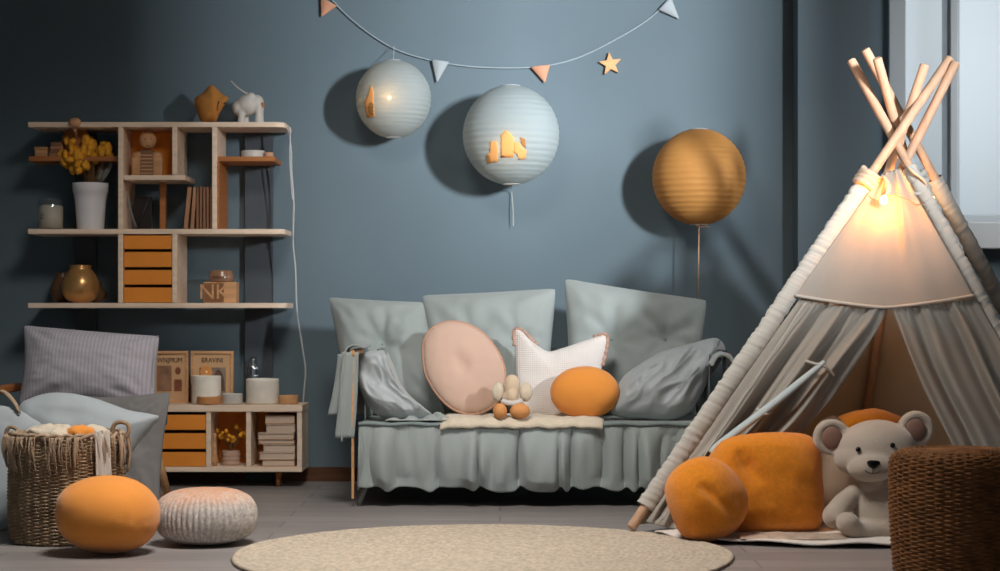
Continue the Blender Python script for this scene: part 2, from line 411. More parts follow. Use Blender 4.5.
# window in the back wall
win = bpy.data.objects.new('window_1', None); COL.objects.link(win); win.location = (wx0, WY, wz0); win['kind'] = 'structure'
f = MB(); fy0, fy1 = WY-.02, WY+.13
x905 = (905-500)/F*WY
f.box(wx0, x905, fy0, fy1, wz0, wz1, bev=.004).box(wx1-.07, wx1, fy0, fy1, wz0, wz1, bev=.004).box(x905, wx1-.07, fy0, fy1, wz1-.07, wz1, bev=.004)
f.put('window_frame', M_frame, win)
m1 = (947-500)/F*WY; m2 = (960-500)/F*WY
f = MB(); f.box(m1, m2, WY+.0, WY+.1, wz0+.02, wz1-.07, bev=.004); f.box(m1+.012, m2-.012, WY-.014, WY+.0, wz0+.05, wz1-.07, bev=.003)
f.box(x905, m1, WY+.03, WY+.1, wz0, 1.15, bev=.003).box(m2, wx1-.07, WY+.03, WY+.1, wz0, 1.15, bev=.003)
f.put('mullion', M_frame, win)
MG = mat('frosted_glass', (220, 226, 230), 0.5, translucent=0.75)
MB().box(x905, wx1-.07, WY+.10, WY+.104, wz0+.06, wz1-.07).put('pane', MG, win)
f = MB(); zs = CH+(310-222)/F*8.12; f.box((900-500)/F*8.1, wx1+.05, 8.10, WY+.05, zs-.115, zs, bev=.006)
s = f.put('window_sill', mat('sill_paint', (188, 190, 190), 0.45), win)

# ---------------------------------------------------------------- shelving unit
SY, SB = 7.9, 8.16
def X(px, Y=SY): return (px-500)/F*Y
def Z(py, Y=SY): return CH-(py-HY)/F*Y
sh = thing('shelving_unit', (X(160), SY+.13, 0), 'tall pale plywood open shelving unit against the wall behind the pillows', 'shelf')
def board(px0, px1, py0, py1, name='shelf_board', m=M_ply, y0=SY, y1=SB, par=sh, lab=None, round_=True):
    mb = MB().box(X(px0), X(px1), y0, y1, Z(py1), Z(py0)); o = mb.put(name, m, par, bevel=.0025)
    if lab: o['label'] = lab
    return o
def rboard(px0, px1, py0, py1):
    r = .045; x0, x1 = X(px0), X(px1); pts = [Vector((x0, SB, Z(py1))), Vector((x0, SY, Z(py1)))]
    for k in range(7):
        a = -PI/2+k/6*PI/2; pts.append(Vector((x1-r+r*math.cos(a), SY+r+r*math.sin(a), Z(py1))))
    pts.append(Vector((x1, SB, Z(py1))))
    MB().prism(pts, (0, 0, Z(py0)-Z(py1))).put('shelf_board', M_ply, sh, bevel=.0015)
rboard(28, 284.5, 122, 127); rboard(28, 284.5, 229, 234); rboard(28, 286.5, 303, 308)
board(118, 123, 127.2, 228.8, 'divider'); board(212, 217, 127.2, 228.8, 'divider')
board(172, 177, 127.2, 174.8, 'divider'); board(123.2, 185, 175, 180, 'shelf_board', y1=SB)
board(118, 123, 234.2, 302.8, 'divider'); board(172, 177, 234.2, 302.8, 'divider')
board(123.2, 171.8, 127.4, 174.6, 'back_panel', M_orin, 8.08, 8.1, lab='orange back panel of the small box')
board(217.2, 274, 156, 161, 'small_shelf', M_woodw, SY+.02, SB, lab='warm brown small shelf')
board(25, 117.8, 155, 160, 'small_shelf', M_woodw, SY+.06, SB, lab='warm brown small shelf')
board(154, 160, 180.2, 228.8, 'support_post', M_woodw, 8.03, 8.06)
board(217.1, 219, 161.2, 228.8, 'side_panel', M_woodw, SY+.004, SB)
for k, (a, c) in enumerate(((235.5, 249), (252, 267), (270, 284.5), (287.5, 302.5))):
    d = MB().box(X(123.6), X(171.5), SY+.004, SB-.02, Z(c), Z(a)).put('drawer', M_orange, sh, bevel=.0015)
MB().box(X(123.3), X(171.8), SY+.03, SB-.01, Z(302.7), Z(234.3)).put('drawer_housing', M_black, sh)
for a, c in ((245, 273), (75, 97)):
    q = MB().box(X(a, 8.17), X(c, 8.17), 8.161, 8.18, 0.0, Z(124)).put('rear_upright', M_char, sh, bevel=.002)
shz = lambda py: Z(py)
# ---- things on the shelves
def books_upright(specs, zb, y0, y1, label_fn, grp):
    for i, (x, w_, h, lean, m) in enumerate(specs):
        cx = X(x); R = Matrix.Translation((cx, 0, zb)) @ Matrix.Rotation(lean, 4, 'Y')
        t = thing('book', (cx, (y0+y1)/2, zb), label_fn(i), 'book', grp)
        W = w_/240.5; H = h/240.5
        off = -W*math.sin(lean) if lean > 0 else 0
        R = Matrix.Translation((cx, 0, zb+max(0, W*math.sin(abs(lean)))*(1 if lean > 0 else 0))) @ Matrix.Rotation(lean, 4, 'Y')
        mb = MB(); mb.box(0, W*.14, y0, y1, 0, H, M=R); mb.box(W*.86, W, y0, y1, 0, H, M=R); mb.box(0, W, y0, y0+.003, 0, H, M=R); mb.put('cover', m, t)
        mb = MB(); mb.box(W*.15, W*.85, y0+.004, y1-.004, .003, H-.003, M=R); mb.put('pages', M_page, t)
la = 0.10
names = ['tan book leaning furthest left among the books on the middle shelf', 'tan book leaning second from left, beside the upright brown books', 'leftmost upright brown book on the middle shelf',
         'second upright brown book from the left on the middle shelf', 'third upright brown book from the left on the middle shelf', 'fourth upright brown book, next to the last one by the divider', 'rightmost upright brown book, against the shelf divider']
books_upright([(182, 5.6, 42, la, M_book), (189, 4.6, 42, .07, M_book), (195.2, 3.2, 42, 0, M_book2), (198.6, 3.2, 42.5, 0, M_book2), (202, 3.2, 42, 0, M_book2), (205.4, 3.1, 42.5, 0, M_book2), (208.7, 3.0, 42, 0, M_book2)],
              Z(229)+.0005, SY+.02, SY+.17, lambda i: names[i], 'books on the middle shelf')
# mustard fabric ornament with stitched smile
zt = Z(122)
o = thing('fabric_ornament', (X(212), SY+.12, zt), 'mustard brown folded fabric bowl with stitched face on top of the shelving', 'ornament')
Yo = SY+.1
ol = [P(a, c_, Yo) for a, c_ in ((196, 97), (203, 93), (210, 85), (216, 88), (222, 94), (228.5, 98), (224, 106), (219, 114), (216, 121.3), (208, 121.6), (201, 121.3), (197, 112), (194.5, 103))]
blob('body', spline(ol, 4, True), P(211, 106, Yo), (0.25, -1, 0), .055, mat('mustard_felt', (190, 128, 62), .9, bump=.3, bscale=300, var=.1), o, wr=.004, crumple=.0)
st = MB(); st.tube([P(218.5, 102.5, Yo-.056), P(217.6, 107, Yo-.058), P(217.5, 111, Yo-.055)], .0016, 6); st.ell(P(218.8, 102, Yo-.056), .0035, n=8); st.ell(P(224.5, 102.6, Yo-.034), .0035, n=8)
st.tube([P(223, 103.2, Yo-.04), P(224.5, 104, Yo-.035), P(226, 103, Yo-.028)], .0012, 6)
st.put('stitching', M_dark, o)
# white elephant figurine seen from behind
Ye = SY+.13
o = thing('elephant_figurine', (X(250), Ye, zt), 'white elephant figurine with raised thin tail on top of the shelving', 'figurine')
mb = MB()
mb.ell(P(248, 105, Ye), (.05, .05, .046)); mb.ell(P(257, 103, Ye), (.03, .035, .035)); mb.ell(P(239, 108, Ye), (.03, .04, .035)); mb.ell(P(251, 96.5, Ye-.02), .018)
for lx, dy in ((241.5, -.022), (258.5, -.018), (246, .028), (260, .022)):
    mb.tube([P(lx, 106, Ye+dy), P(lx, 115, Ye+dy), Vector((X(lx, Ye+dy), Ye+dy, zt+.005))], lambda t: .018-.003*math.sin(t*PI), 12)
mb.put('body', M_cerw, o, smooth=True, remesh=.004)
MB().tube(spline([P(250, 95, Ye-.02), P(244, 92, Ye-.02), P(237, 87, Ye-.02), P(231, 81, Ye-.02)], 5), lambda t: .004-.002*t, 8).put('tail', M_cerw, o, smooth=True)
MB().ell(P(262.5, 105, Ye-.022), (.008, .006, .012)).put('ear_spot', M_woodw, o, smooth=True)
# round white tin with tan end
o = thing('round_box', (X(250), SY+.1, Z(156)), 'low round white box with tan side on the small right shelf', 'box')
z6 = Z(156)+.0005
MB().lathe([(.049, 0), (.05, .002), (.05, .026), (.048, .029), (0, .029)], (X(250), SY+.1, z6), 32).put('box_body', M_cerw, o, smooth=False)
MB().lathe([(.018, 0), (.02, .003), (.02, .02), (0, .022)], (X(250)+.068, SY+.08, z6), 20).put('tan_pot', mat('tan_clay', (196, 150, 120), .8), o)
# wooden blocks on the left small shelf
z5 = Z(155)+.0005; Yb = SY+.12
o = thing('wooden_block', (X(35), Yb, z5), 'light wooden box at the left end of the small shelf', 'box'); mb = MB().box(X(29.5), X(42), Yb-.03, Yb+.03, z5, z5+.03, bev=.003); mb.put('box_body', M_wood, o)
MB().box(X(29), X(42.5), Yb-.032, Yb+.032, z5+.0305, z5+.041, bev=.002).put('box_lid', M_wood, o)
for k in range(4):
    zz = z5+k*.0152; W = .034-.003*k
    tag(MB().box(X(52)-W, X(52)+W*.9, Yb-.03, Yb+.035, zz, zz+.0145, bev=.002).put('notebook', M_book2 if k % 2 else M_book),
        ['lowest brown notebook in the stack on the left small shelf', 'second notebook from the bottom of the stack on the left small shelf', 'third notebook from the bottom on the left small shelf', 'top notebook of the stack on the left small shelf'][k], 'notebook', 'notebooks on the left small shelf')
o = thing('wooden_toy', (X(76), Yb, z5), 'brown wooden toy with round head behind the dried yellow flowers', 'toy')
mb = MB().ell(P(76, 141, Yb), (.062, .03, .058), n=20); mb.put('body', M_woodw, o, smooth=True)
MB().ell(P(75, 122.5, SY-.014), (.025, .0135, .02), n=20).put('head', M_wood, o, smooth=True)
MB().tube([P(75, 130, SY-.006), P(76, 133, SY+.04), P(76, 138, Yb-.02)], .006, 8).put('neck', M_wood, o)
# plant pot with dried flowers
zm = Z(229)+.0005; Yp = SY+.11
o = thing('flower_pot', (X(90.5, Yp), Yp, zm), 'white tapered pot holding a bunch of dried yellow flowers', 'plant')
cx = X(90.5, Yp); s_ = Yp/F
MB().lathe([(.054, 0), (.056, .004), (.064, .12), (.071, .158), (.0735, .16), (.075, .190), (.075, .197), (.071, .197), (.069, .185), (0, .183)], (cx, Yp, zm), 40).put('pot', M_potw, o, smooth=True)
fl = MB(); stm = MB()
for k in range(130):
    a = random.uniform(0, 2*PI); rr = math.sqrt(random.random())
    tx, tz = 78.5+rr*18*math.cos(a), 152+rr*17.5*math.sin(a)
    if k > 112: tx, tz = random.uniform(98, 111), random.uniform(146, 158)
    if k == 113: fl.put('flower_heads', M_yel, o, smooth=True); fl = MB()
    Yf = Yp+random.uniform(-.06, .05); p = P(tx, tz, Yf)
    fl.ell(p, (random.uniform(.011, .02), .013, random.uniform(.014, .026)), n=10, amp=.5, fr=9, seed=k)
    if k % 3 == 0: stm.tube(spline([Vector((cx+random.uniform(-.03, .03), Yp, zm+.18)), p.lerp(Vector((cx, Yp, zm+.2)), .5)+Vector((.01, 0, 0)), p], 4), .0016, 5)
fl.put('flower_heads', M_yel, o, smooth=True); stm.put('stems', M_stem, o)
lf = MB()
for (a1, b1, a2, b2) in ((98, 181, 103, 160), (101, 182, 117, 150)):
    lf.grid(lambda u, v: P(a1, b1, Yp).lerp(P(a2, b2, Yp+.02), v)+Vector(((u-.5)*.03*math.sin(PI*min(1, v+.12)), abs(u-.5)*.01, 0)), 4, 8)
lf.put('leaf', mat('grey_leaf', (120, 118, 112), .8), o, smooth=True, solid=.002)
# glass jar with candle
Yj = SY+.09; cx = X(51, Yj)
o = thing('candle_jar', (cx, Yj, zm), 'clear glass jar of cream wax with lid at the left end of the middle shelf', 'jar')
MB().lathe([(.052, 0), (.054, .003), (.054, .122), (.051, .126), (.051, .005), (0, .005)], (cx, Yj, zm), 32).put('glass', M_glass, o, smooth=True)
MB().lathe([(.0495, .006), (.0495, .098), (.03, .104), (0, .101)], (cx, Yj, zm), 32).put('wax', mat('cream_wax', (206, 198, 182), .6), o, smooth=True)
MB().lathe([(.053, .1262), (.054, .131), (.01, .135), (.008, .142), (.012, .149), (0, .153)], (cx, Yj, zm), 32).put('lid', M_glass, o, smooth=True)
mb = MB()
for zz, ww in ((.062, .012), (.055, .010), (.045, .012)): mb.box(cx-.03, cx-.03+ww, Yj-.0545, Yj-.052, zm+zz, zm+zz+.003)
mb.put('label_print', M_dark, o)
# wooden figure in the small orange box
zf = Z(175)+.0005; Yf = SY+.07; cx = X(147, Yf)
o = thing('wooden_figure', (cx, Yf, zf), 'wooden toy figure with round head and striped body in the orange box shelf', 'toy')
def pf(px, py, dy=0): return P(px, py, Yf+dy)
MB().ell(pf(148, 140.5), (.036, .034, .038), n=28).put('head', M_wood, o, smooth=True)
mb = MB(); mb.box(X(141.5, Yf), X(153.5, Yf), Yf-.022, Yf+.022, zf, Z(150.5, Yf), bev=.004); mb.put('torso', mat('brown_striped_wood', (132, 98, 78), .6), o)
mb = MB()
for k in range(6): mb.box(X(141.3, Yf), X(153.7, Yf), Yf-.0235, Yf-.0215, zf+.008+k*.015, zf+.0135+k*.015)
mb.put('stripes', M_wood, o)
for sx, nx in ((-1, 'arm'), (1, 'arm')):
    mb = MB(); xx = X(137 if sx < 0 else 158, Yf); mb.box(xx-.021, xx+.021, Yf-.018, Yf+.018, zf, zf+.08, bev=.008); mb.ell((xx-.006*(-sx)*-1, Yf, zf+.083), (.026, .02, .02), n=16); mb.put('arm', M_wood, o, smooth=False)
mb = MB(); [MB().ell(pf(q_, 139, -.033), .0028, n=8).put('eye', M_dark, o) for q_ in (145, 151)]; mb.tube([pf(146, 145, -.034), pf(148, 146, -.0345), pf(150.5, 145, -.034)], .0012, 5); mb.put('mouth', M_dark, o)
# black easel (crossed stands)
Yq = SY+.08
o = thing('tabletop_easel', (X(136), Yq, zm), 'small black folding stand forming a V below the box shelf', 'stand')
MB().tube([P(125.5, 195, Yq), P(136, 227.5, Yq)], .0055, 8).put('leg', mat('grey_metal', (120, 122, 124), .4), o, smooth=True)
MB().tube([P(149.5, 197, Yq+.03), P(137, 227.5, Yq+.02)], .0055, 8).put('leg', M_metal, o, smooth=True)
MB().box(X(128), X(146), Yq+.05, Yq+.058, zm, zm+.14, bev=.002).put('rear_panel', mat('smoked_card', (40, 34, 32), .5), o)
# brass vase and dark ones
zl = Z(303)+.0005; Yv = SY+.1
def vase(name, px, R, H, m, lab, Y=Yv, neck=.55):
    cx = X(px, Y); o = thing(name, (cx, Y, zl), lab, 'vase')
    prof = [(R*.45, 0), (R*.5, .003)]+[(R*math.sin(PI*(.18+.66*k/14))**.75, .004+(H-.018)*k/14) for k in range(1, 15)]+[(R*neck, H-.006), (R*neck*1.06, H), (R*neck*.9, H)]
    MB().lathe(prof, (cx, Y, zl), 40, rf=lambda a, z: 1+.008*math.cos(a*10)).put('vase_body', m, o, smooth=True)
    MB().lathe([(R*neck*1.05, H+.0003), (R*neck*1.08, H+.004), (R*neck*.8, H+.005), (0, H+.002)], (cx, Y, zl), 32).put('rim', M_gold if m is M_gold else M_gold2, o, smooth=True)
    return o
vase('brass_vase', 80.5, .079, .155, M_gold, 'round shiny brass vase on the lowest open shelf')
vase('dark_vase', 62, .05, .125, M_gold2, 'dark brown vase standing left of the brass vase', Y=SY+.19)
vase('dark_vase', 96, .045, .085, M_gold2, 'small dark brown vase standing right of the brass vase', Y=SY+.2)
# wooden letter box with jar
Yw = SY+.06
o = thing('wooden_letter_box', (X(220), Yw, zl), 'small wooden box with carved letters holding a lidded glass jar', 'box')
x0, x1 = X(203.5, Yw), X(236, Yw); z1 = Z(282, Yw)
MB().box(x0, x1, Yw, Yw+.09, zl, z1, bev=.003).put('box_body', M_wood, o)
MB().box(x0-.0005+.004, x0+.085, Yw-.0012, Yw+.0, zl+.003, z1-.004).put('front_panel', mat('dark_stained_wood', (140, 96, 64), .7, var=.2), o)
text('carved_letters', 'NK', ((x0+x0+.088)/2, Yw-.0018, (zl+z1)/2), .088, M_wood, o, .001)
MB().lathe([(.05, .001), (.052, .006), (.052, .034), (.046, .04), (.048, .048), (0, .05)], (X(220, Yw), Yw+.045, z1), 24, rf=lambda a, z: 1+.02*math.cos(a*12)).put('jar', mat('amber_glass', (150, 112, 84), .2, spec=.7), o, smooth=True)
text('jar_print', 'MOLETA', (X(219, Yw), Yw-.0085, z1+.02), .014, M_dark, o, .0006)
# white cable from shelf end down to the cabinet
cp = [P(a, c_, y_) for a, c_, y_ in ((284, 128.5, 8.0), (288, 130, 7.98), (291, 150, 7.98), (291.5, 170, 8.0), (293.5, 200, 8.0), (293, 240, 8.0), (295.5, 270, 8.0), (297, 310, 8.0), (302, 345, 8.0), (305.5, 370, 8.02), (304, 390, 8.03), (303.2, 402, 8.05))]
cp2 = [P(a, c_, y_) for a, c_, y_ in ((286, 128.5, 8.0), (290, 130, 7.97), (289.8, 160, 7.97), (292, 195, 7.985), (294, 205, 7.98), (293, 240, 7.985))]
mb = MB().tube(spline(cp, 6), .0032, 8); mb.tube(spline(cp2, 6), .0026, 8)
tag(mb.put('power_cable', M_cable, None, smooth=True), 'thin white cable hanging from the right end of the shelving', 'cable')

# ---------------------------------------------------------------- low cabinet
CY, CB = 7.9, 8.15
cab = thing('low_cabinet', (X(205), CY+.12, 0), 'low pale wood cabinet with three orange drawers and two open compartments', 'cabinet')
def cbx(a, b_, c_, d, name, m=M_ply, y0=CY, y1=CB, lab=None, bev=.002):
    o = MB().box(X(a, CY), X(b_, CY), y0, y1, Z(d, CY), Z(c_, CY)).put(name, m, cab, bevel=bev)
    if lab: o['label'] = lab
    return o
CL = 112
cbx(CL-1, 302.5, 405, 411.8, 'cabinet_top', y0=CY-.004); cbx(CL, 302, 467, 472, 'cabinet_base')
cbx(297, 302, 412, 466.8, 'side_panel'); cbx(CL, CL+5, 412, 466.8, 'side_panel')
cbx(206, 211, 412, 466.8, 'divider'); cbx(246, 251, 412, 466.8, 'divider')
cbx(211, 246, 412.2, 466.7, 'back_panel', M_orin, CB-.03, CB-.01); cbx(251, 297, 412.2, 466.7, 'back_panel', M_orin, CB-.03, CB-.01)
cbx(CL+5.3, 205.8, 412.2, 466.8, 'drawer_housing', M_black, CY+.03, CB-.01)
for a, c_ in ((415, 430), (433.5, 449), (452.5, 466.6)): cbx(CL+5.6, 205.5, a, c_, 'drawer', M_orange, CY+.004, CB-.03)
for lx in (126, 279):
    for yy in (CY+.05, CB-.04):
        x = X(lx, yy); d = -.02 if lx < 200 else -.004
        MB().tube([(x, yy, Z(472, CY)), (x+d, yy, 0)], lambda t: .013-.004*t, 12).put('leg', M_woodw, cab, smooth=True)
zc = Z(467, CY)+.0006
# vase with flowers in middle compartment
Yk = CY+.1; cx = X(231, Yk)
o = thing('clay_pot', (cx, Yk, zc), 'small ribbed pot with dried orange blossoms inside the cabinet', 'plant')
MB().lathe([(.036, 0)]+[(.038+.003*math.sin(k*2.1), .004+.006*k) for k in range(10)]+[(.034, .062), (0, .058)], (cx, Yk, zc), 28).put('pot', mat('ribbed_clay', (190, 158, 140), .8, var=.1), o, smooth=True)
fl = MB(); stm = MB()
for k in range(26):
    px_, py_ = random.choice(((216, 430), (221, 435), (228, 438), (226, 433)) if k <= 12 else ((232, 440), (240, 434), (238, 428), (243, 434)))
    p = P(px_+random.uniform(-2.5, 2.5), py_+random.uniform(-2.5, 2.5), Yk+random.uniform(-.03, .03)); fl.ell(p, random.uniform(.007, .012), n=8, amp=.4, seed=k)
    stm.tube([Vector((cx, Yk, zc+.058)), p], .0015, 5)
    if k == 12: fl.put('flower_heads', M_yel, o, smooth=True); fl = MB()
fl.put('flower_heads', M_yel, o, smooth=True); stm.put('stems', M_stem, o)
tag(MB().lathe([(.009, 0), (.013, .03), (.009, .07), (.006, .12), (.009, .135), (0, .137)], (X(214.8, CY+.05), CY+.05, zc), 16).put('wooden_skittle', M_wood, smooth=True), 'slim wooden skittle at the left edge of the open cabinet compartment', 'ornament')
# book stack in the right compartment
bl = [(262, 296, 7), (259.5, 296, 7), (263, 296, 8), (258.5, 296, 5), (258, 295, 6), (266, 296, 9), (265, 296, 9)]
z = zc; lab = ['bottom book of the pale stack inside the cabinet', 'second pale book from the bottom inside the cabinet', 'third pale book from the bottom inside the cabinet', 'thin pale book in the middle of the cabinet stack', 'pale book lying just under the thick upper ones in the cabinet', 'thick pale book second from the top in the cabinet stack', 'thick pale book on top of the cabinet stack']
for i, (a, b_, h) in enumerate(bl):
    H = h/240.5*1.0; x0, x1 = X(a, CY+.03), X(b_, CY+.03)-.004
    t = thing('stacked_book', ((x0+x1)/2, CY+.1, z), lab[i], 'book', 'books stacked in the cabinet')
    mb = MB(); mb.box(x0, x1, CY+.02, CY+.18, z, z+.003).box(x0, x1, CY+.02, CY+.18, z+H-.003, z+H).box(x1-.003, x1, CY+.02, CY+.18, z, z+H); mb.put('cover', M_page if i % 3 else M_book, t)
    MB().box(x0+.003, x1-.0035, CY+.024, CY+.177, z+.0032, z+H-.0032).put('pages', M_page, t)
    z += H+.0004
# things on the cabinet top
zc2 = Z(405, CY)+.0006
def poster(px0, px1, py0, label, txt, kind):
    Yr = 8.06; x0, x1 = X(px0, Yr), X(px1, Yr); H = Z(py0, Yr)-zc2
    o = thing('framed_print', ((x0+x1)/2, Yr, zc2), label, 'picture frame', 'framed prints on the low cabinet')
    mb = MB(); fw = .012
    mb.box(x0, x1, Yr-.008, Yr+.01, zc2, zc2+fw).box(x0, x1, Yr-.008, Yr+.01, zc2+H-fw, zc2+H).box(x0, x0+fw, Yr-.008, Yr+.01, zc2+fw, zc2+H-fw).box(x1-fw, x1, Yr-.008, Yr+.01, zc2+fw, zc2+H-fw)
    mb.put('frame', M_wood, o, bevel=.001)
    MB().box(x0+fw, x1-fw, Yr-.001, Yr+.008, zc2+fw, zc2+H-fw).put('print', M_paper, o)
    text('lettering', txt, ((x0+x1)/2, Yr-.0018, zc2+H-.040), .029, M_dark, o, .0008, sx=.86)
    w_ = x1-x0; mb = MB(); y1_, y2_ = Yr-.0035, Yr-.0012
    if kind == 0:
        mb.box(x0+.026, x0+w_*.55, y1_, y2_, zc2+.05, zc2+H-.062)
        mb.put('picture', mat('print_brown', (150, 112, 88), .7, var=.3, vscale=25), o)
        mb = MB(); mb.ell((x0+w_*.72, Yr-.003, zc2+H*.62), (.012, .002, .016), n=14); mb.ell((x0+w_*.72, Yr-.003, zc2+H*.36), (.018, .002, .022), n=14); mb.box(x0+w_*.62, x0+w_*.82, y1_, y2_, zc2+.05, zc2+.1)
        mb.put('picture', mat('print_rust', (138, 82, 58), .7, var=.3, vscale=40), o)
    else:
        mb.box(x0+w_*.2, x0+w_*.82, y1_, y2_, zc2+.03, zc2+H-.07); mb.put('picture', mat('print_grey', (140, 122, 108), .7, var=.25, vscale=20), o)
        mb = MB(); mb.ell((x0+w_*.36, Yr-.0035, zc2+H*.6), (.026, .002, .026), n=20); mb.put('picture', mat('print_amber', (214, 144, 78), .7), o)
        mb = MB(); mb.ell((x0+w_*.37, Yr-.005, zc2+H*.6), (.005, .0015, .005), n=12); mb.put('picture', mat('print_pale', (255, 226, 170), .7), o)
        mb = MB(); pts = [Vector((x0+w_*.5+w_*.3*(0.5-0.5*math.cos(k/10*PI)), Yr-.0034, zc2+.05+(H*.42)*math.sin(k/10*PI))) for k in range(11)]; mb.prism(pts, (0, -.0012, 0)); mb.put('picture', mat('print_dark', (96, 74, 60), .7), o)
poster(151, 188.5, 351, 'framed tan print partly hidden behind the striped pillow', 'WNJPIUM', 0)
poster(191, 233.5, 351, 'framed tan print with round lamp picture standing behind the white jar', 'BRAVINI', 1)
def pot(name, px, R, H, lab, m, Y=7.98, ribs=0, lid=False, cat='jar'):
    cx = X(px, Y); o = thing(name, (cx, Y, zc2), lab, cat)
    MB().lathe([(R*.94, 0), (R, .004)]+[(R*(1+ribs*math.sin(k*2.2)), .004+(H-.008)*k/16) for k in range(1, 16)]+[(R, H-.003), (R*.96, H), (R*.86, H), (R*.84, H*.7), (0, H*.68)], (cx, Y, zc2), 40).put('jar_body', m, o, smooth=True)
    MB().lathe([(R*.83, H*.7), (R*.83, H*.9), (0, H*.9)], (cx, Y, zc2), 30).put('filling' if cat == 'candle' else 'contents', M_cream, o, smooth=False)
    return o
M_cer2 = mat('cream_ceramic', (234, 226, 212), .6, var=.12, vscale=14, bump=.3, bscale=60)
pot('white_jar', 206.5, .061, .118, 'cream ceramic jar in front of the right framed print', M_cer2, Y=8.0)
pot('tan_dish', 209, .05, .034, 'low tan dish at the foot of the cream jar', mat('tan_dish', (200, 140, 90), .4, var=.1), Y=7.935+.005, cat='bowl')
pot('white_candle', 232.5, .042, .045, 'small white ridged candle cup between the two cream jars', M_cerw, Y=7.96, ribs=.012, cat='candle')
pot('large_white_jar', 262.5, .069, .106, 'widest cream ceramic jar on the cabinet, with a faint orange spot', M_cer2, Y=7.99)
pot('wooden_tub', 288.5, .042, .036, 'low round wooden tub at the right end of the cabinet top', M_wood, Y=7.99, cat='box')
cx = X(253, 8.1); o = thing('glass_bottle', (cx, 8.1, zc2), 'clear ridged glass bottle behind the widest cream jar', 'bottle')
MB().lathe([(.028, 0), (.03, .004), (.03, .11)]+[(.03-.004*(k % 2), .115+k*.008) for k in range(5)]+[(.018, .158)]+[(.017+.003*(k % 2), .162+k*.006) for k in range(5)]+[(.012, .194), (0, .195)], (cx, 8.1, zc2), 24).put('glass', glass('bottle_glass', (.7, .74, .74), .3, .15), o, smooth=True)

# ---------------------------------------------------------------- wall decorations
def lantern(name, px, py, rp, m, lab, tassel, lit, top=None):
    R0 = rp/F*WY; Yc = WY-R0-.012
    R = rp/F*Yc; c = P(px, py, Yc)
    o = thing(name, c, lab, 'lantern', 'paper lanterns on the blue wall')
    n = 64; NR = 22; prof = []
    for i in range(1, NR*6):
        th = PI*(.06+.88*i/(NR*6)); rib = 1+.006*math.cos(i/6*2*PI)*(-1)
        prof.append((R*math.sin(th)*rib, -R*math.cos(th)*1.04))
    mb = MB(); rings = []
    for r, z_ in prof: rings.append([mb.bm.verts.new((c.x+r*math.cos(2*PI*k/n)*(1+.004*math.cos(2*PI*k/n*8)), c.y+r*math.sin(2*PI*k/n), c.z+z_)) for k in range(n)])
    for A, B in zip(rings, rings[1:]):
        for k in range(n): mb.bm.faces.new((A[k], A[(k+1) % n], B[(k+1) % n], B[k]))
    mb.put('lantern_shade', m, o, smooth=True)
    mb = MB()
    for sgn in (-1, 1): MB().tube([c+Vector((R*.19*math.cos(2*PI*k/20), R*.19*math.sin(2*PI*k/20), sgn*R*1.022)) for k in range(20)], .0018, 6, closed=True).put('wire_ring', M_cable, o)
    MB().tube([c+Vector((0, R*.98, 0)), Vector((c.x, WY-.001, c.z))], .002, 6).put('wall_hook', M_cable, o)
    if lit:
        b_ = c+Vector(lit); MB().ell(b_, .008, n=12).put('bulb', M_bulb, o, smooth=True)
        l = bpy.data.lights.new('lantern_bulb_light', 'POINT'); l.energy = lit_w; l.color = (1, .5, .16); l.shadow_soft_size = .009
        lo = bpy.data.objects.new('bulb_light', l); COL.objects.link(lo); lo.location = b_+Vector((0, -.014, 0)); lo.parent = o; lo.matrix_parent_inverse = Matrix.Translation(o.location).inverted()
    if tassel:
        MB().tube(spline([c+Vector((0, 0, -R*1.03))]+[Vector((X(a, WY-.03), WY-.03, Z(b_, WY-.03))) for a, b_ in tassel], 5), .0016, 6).put('cord', mat('pale_cord', (190, 190, 180), .8), o)
    if top: MB().tube([c+Vector((0, 0, R*1.03)), P(top[0], top[1], WY-.03)], .0014, 6).put('cord', M_cable, o)
    return o, c, R
def patch(c, R, pts, m, par, name='paper_cutout'):
    "paper cut-out lying against the inside front of the lantern shade"
    ps = []
    for a, b_ in spline([Vector((a, b_, 0)) for a, b_ in pts], 1, True) and pts:
        q = P(a, b_, c.y-R*.7); dx_ = q.x-c.x; dz_ = q.z-c.z
        k = max(.0, (R*1.004)**2-dx_*dx_-dz_*dz_)
        ps.append(Vector((q.x, c.y-math.sqrt(k)-.0015, q.z)))
    mb = MB(); mb.prism(ps, (0, .0012, 0)); return mb.put(name, m, par)
lit_w = 0.5
M_cut = mat('gold_cutout', (255, 204, 130), .7, translucent=.4)
M_cutd = mat('brown_cutout', (190, 128, 70), .7, translucent=.2)
o1, c1, R1 = lantern('paper_lantern', 393.5, 99, 37.5, M_lanw, 'small pale blue paper lantern glowing with a warm bulb', None, (-.012, -.100, -.005), top=(394, 46))
def splitpatch(c, R, pts, m, par):
    # subdivide a polygon fan so that it follows the sphere
    cx_ = sum(a for a, _ in pts)/len(pts); cy_ = sum(b_ for _, b_ in pts)/len(pts)
    mb = MB()
    def pr(a, b_):
        q = P(a, b_, c.y-R*.75); dx_ = q.x-c.x; dz_ = (q.z-c.z)/1.04
        return Vector((q.x, c.y-math.sqrt(max(0, (R*1.012)**2-dx_*dx_-dz_*dz_))-.001, q.z))
    for i in range(len(pts)):
        (a0, b0), (a1, b1) = pts[i], pts[(i+1) % len(pts)]
        mb.grid(lambda u, v: pr(cx_+((a0+(a1-a0)*u)-cx_)*v, cy_+((b0+(b1-b0)*u)-cy_)*v), 3, 4)
    bmesh.ops.remove_doubles(mb.bm, verts=mb.bm.verts, dist=.0002)
    return mb.put('paper_cutout', m, par, smooth=True, solid=.0012)
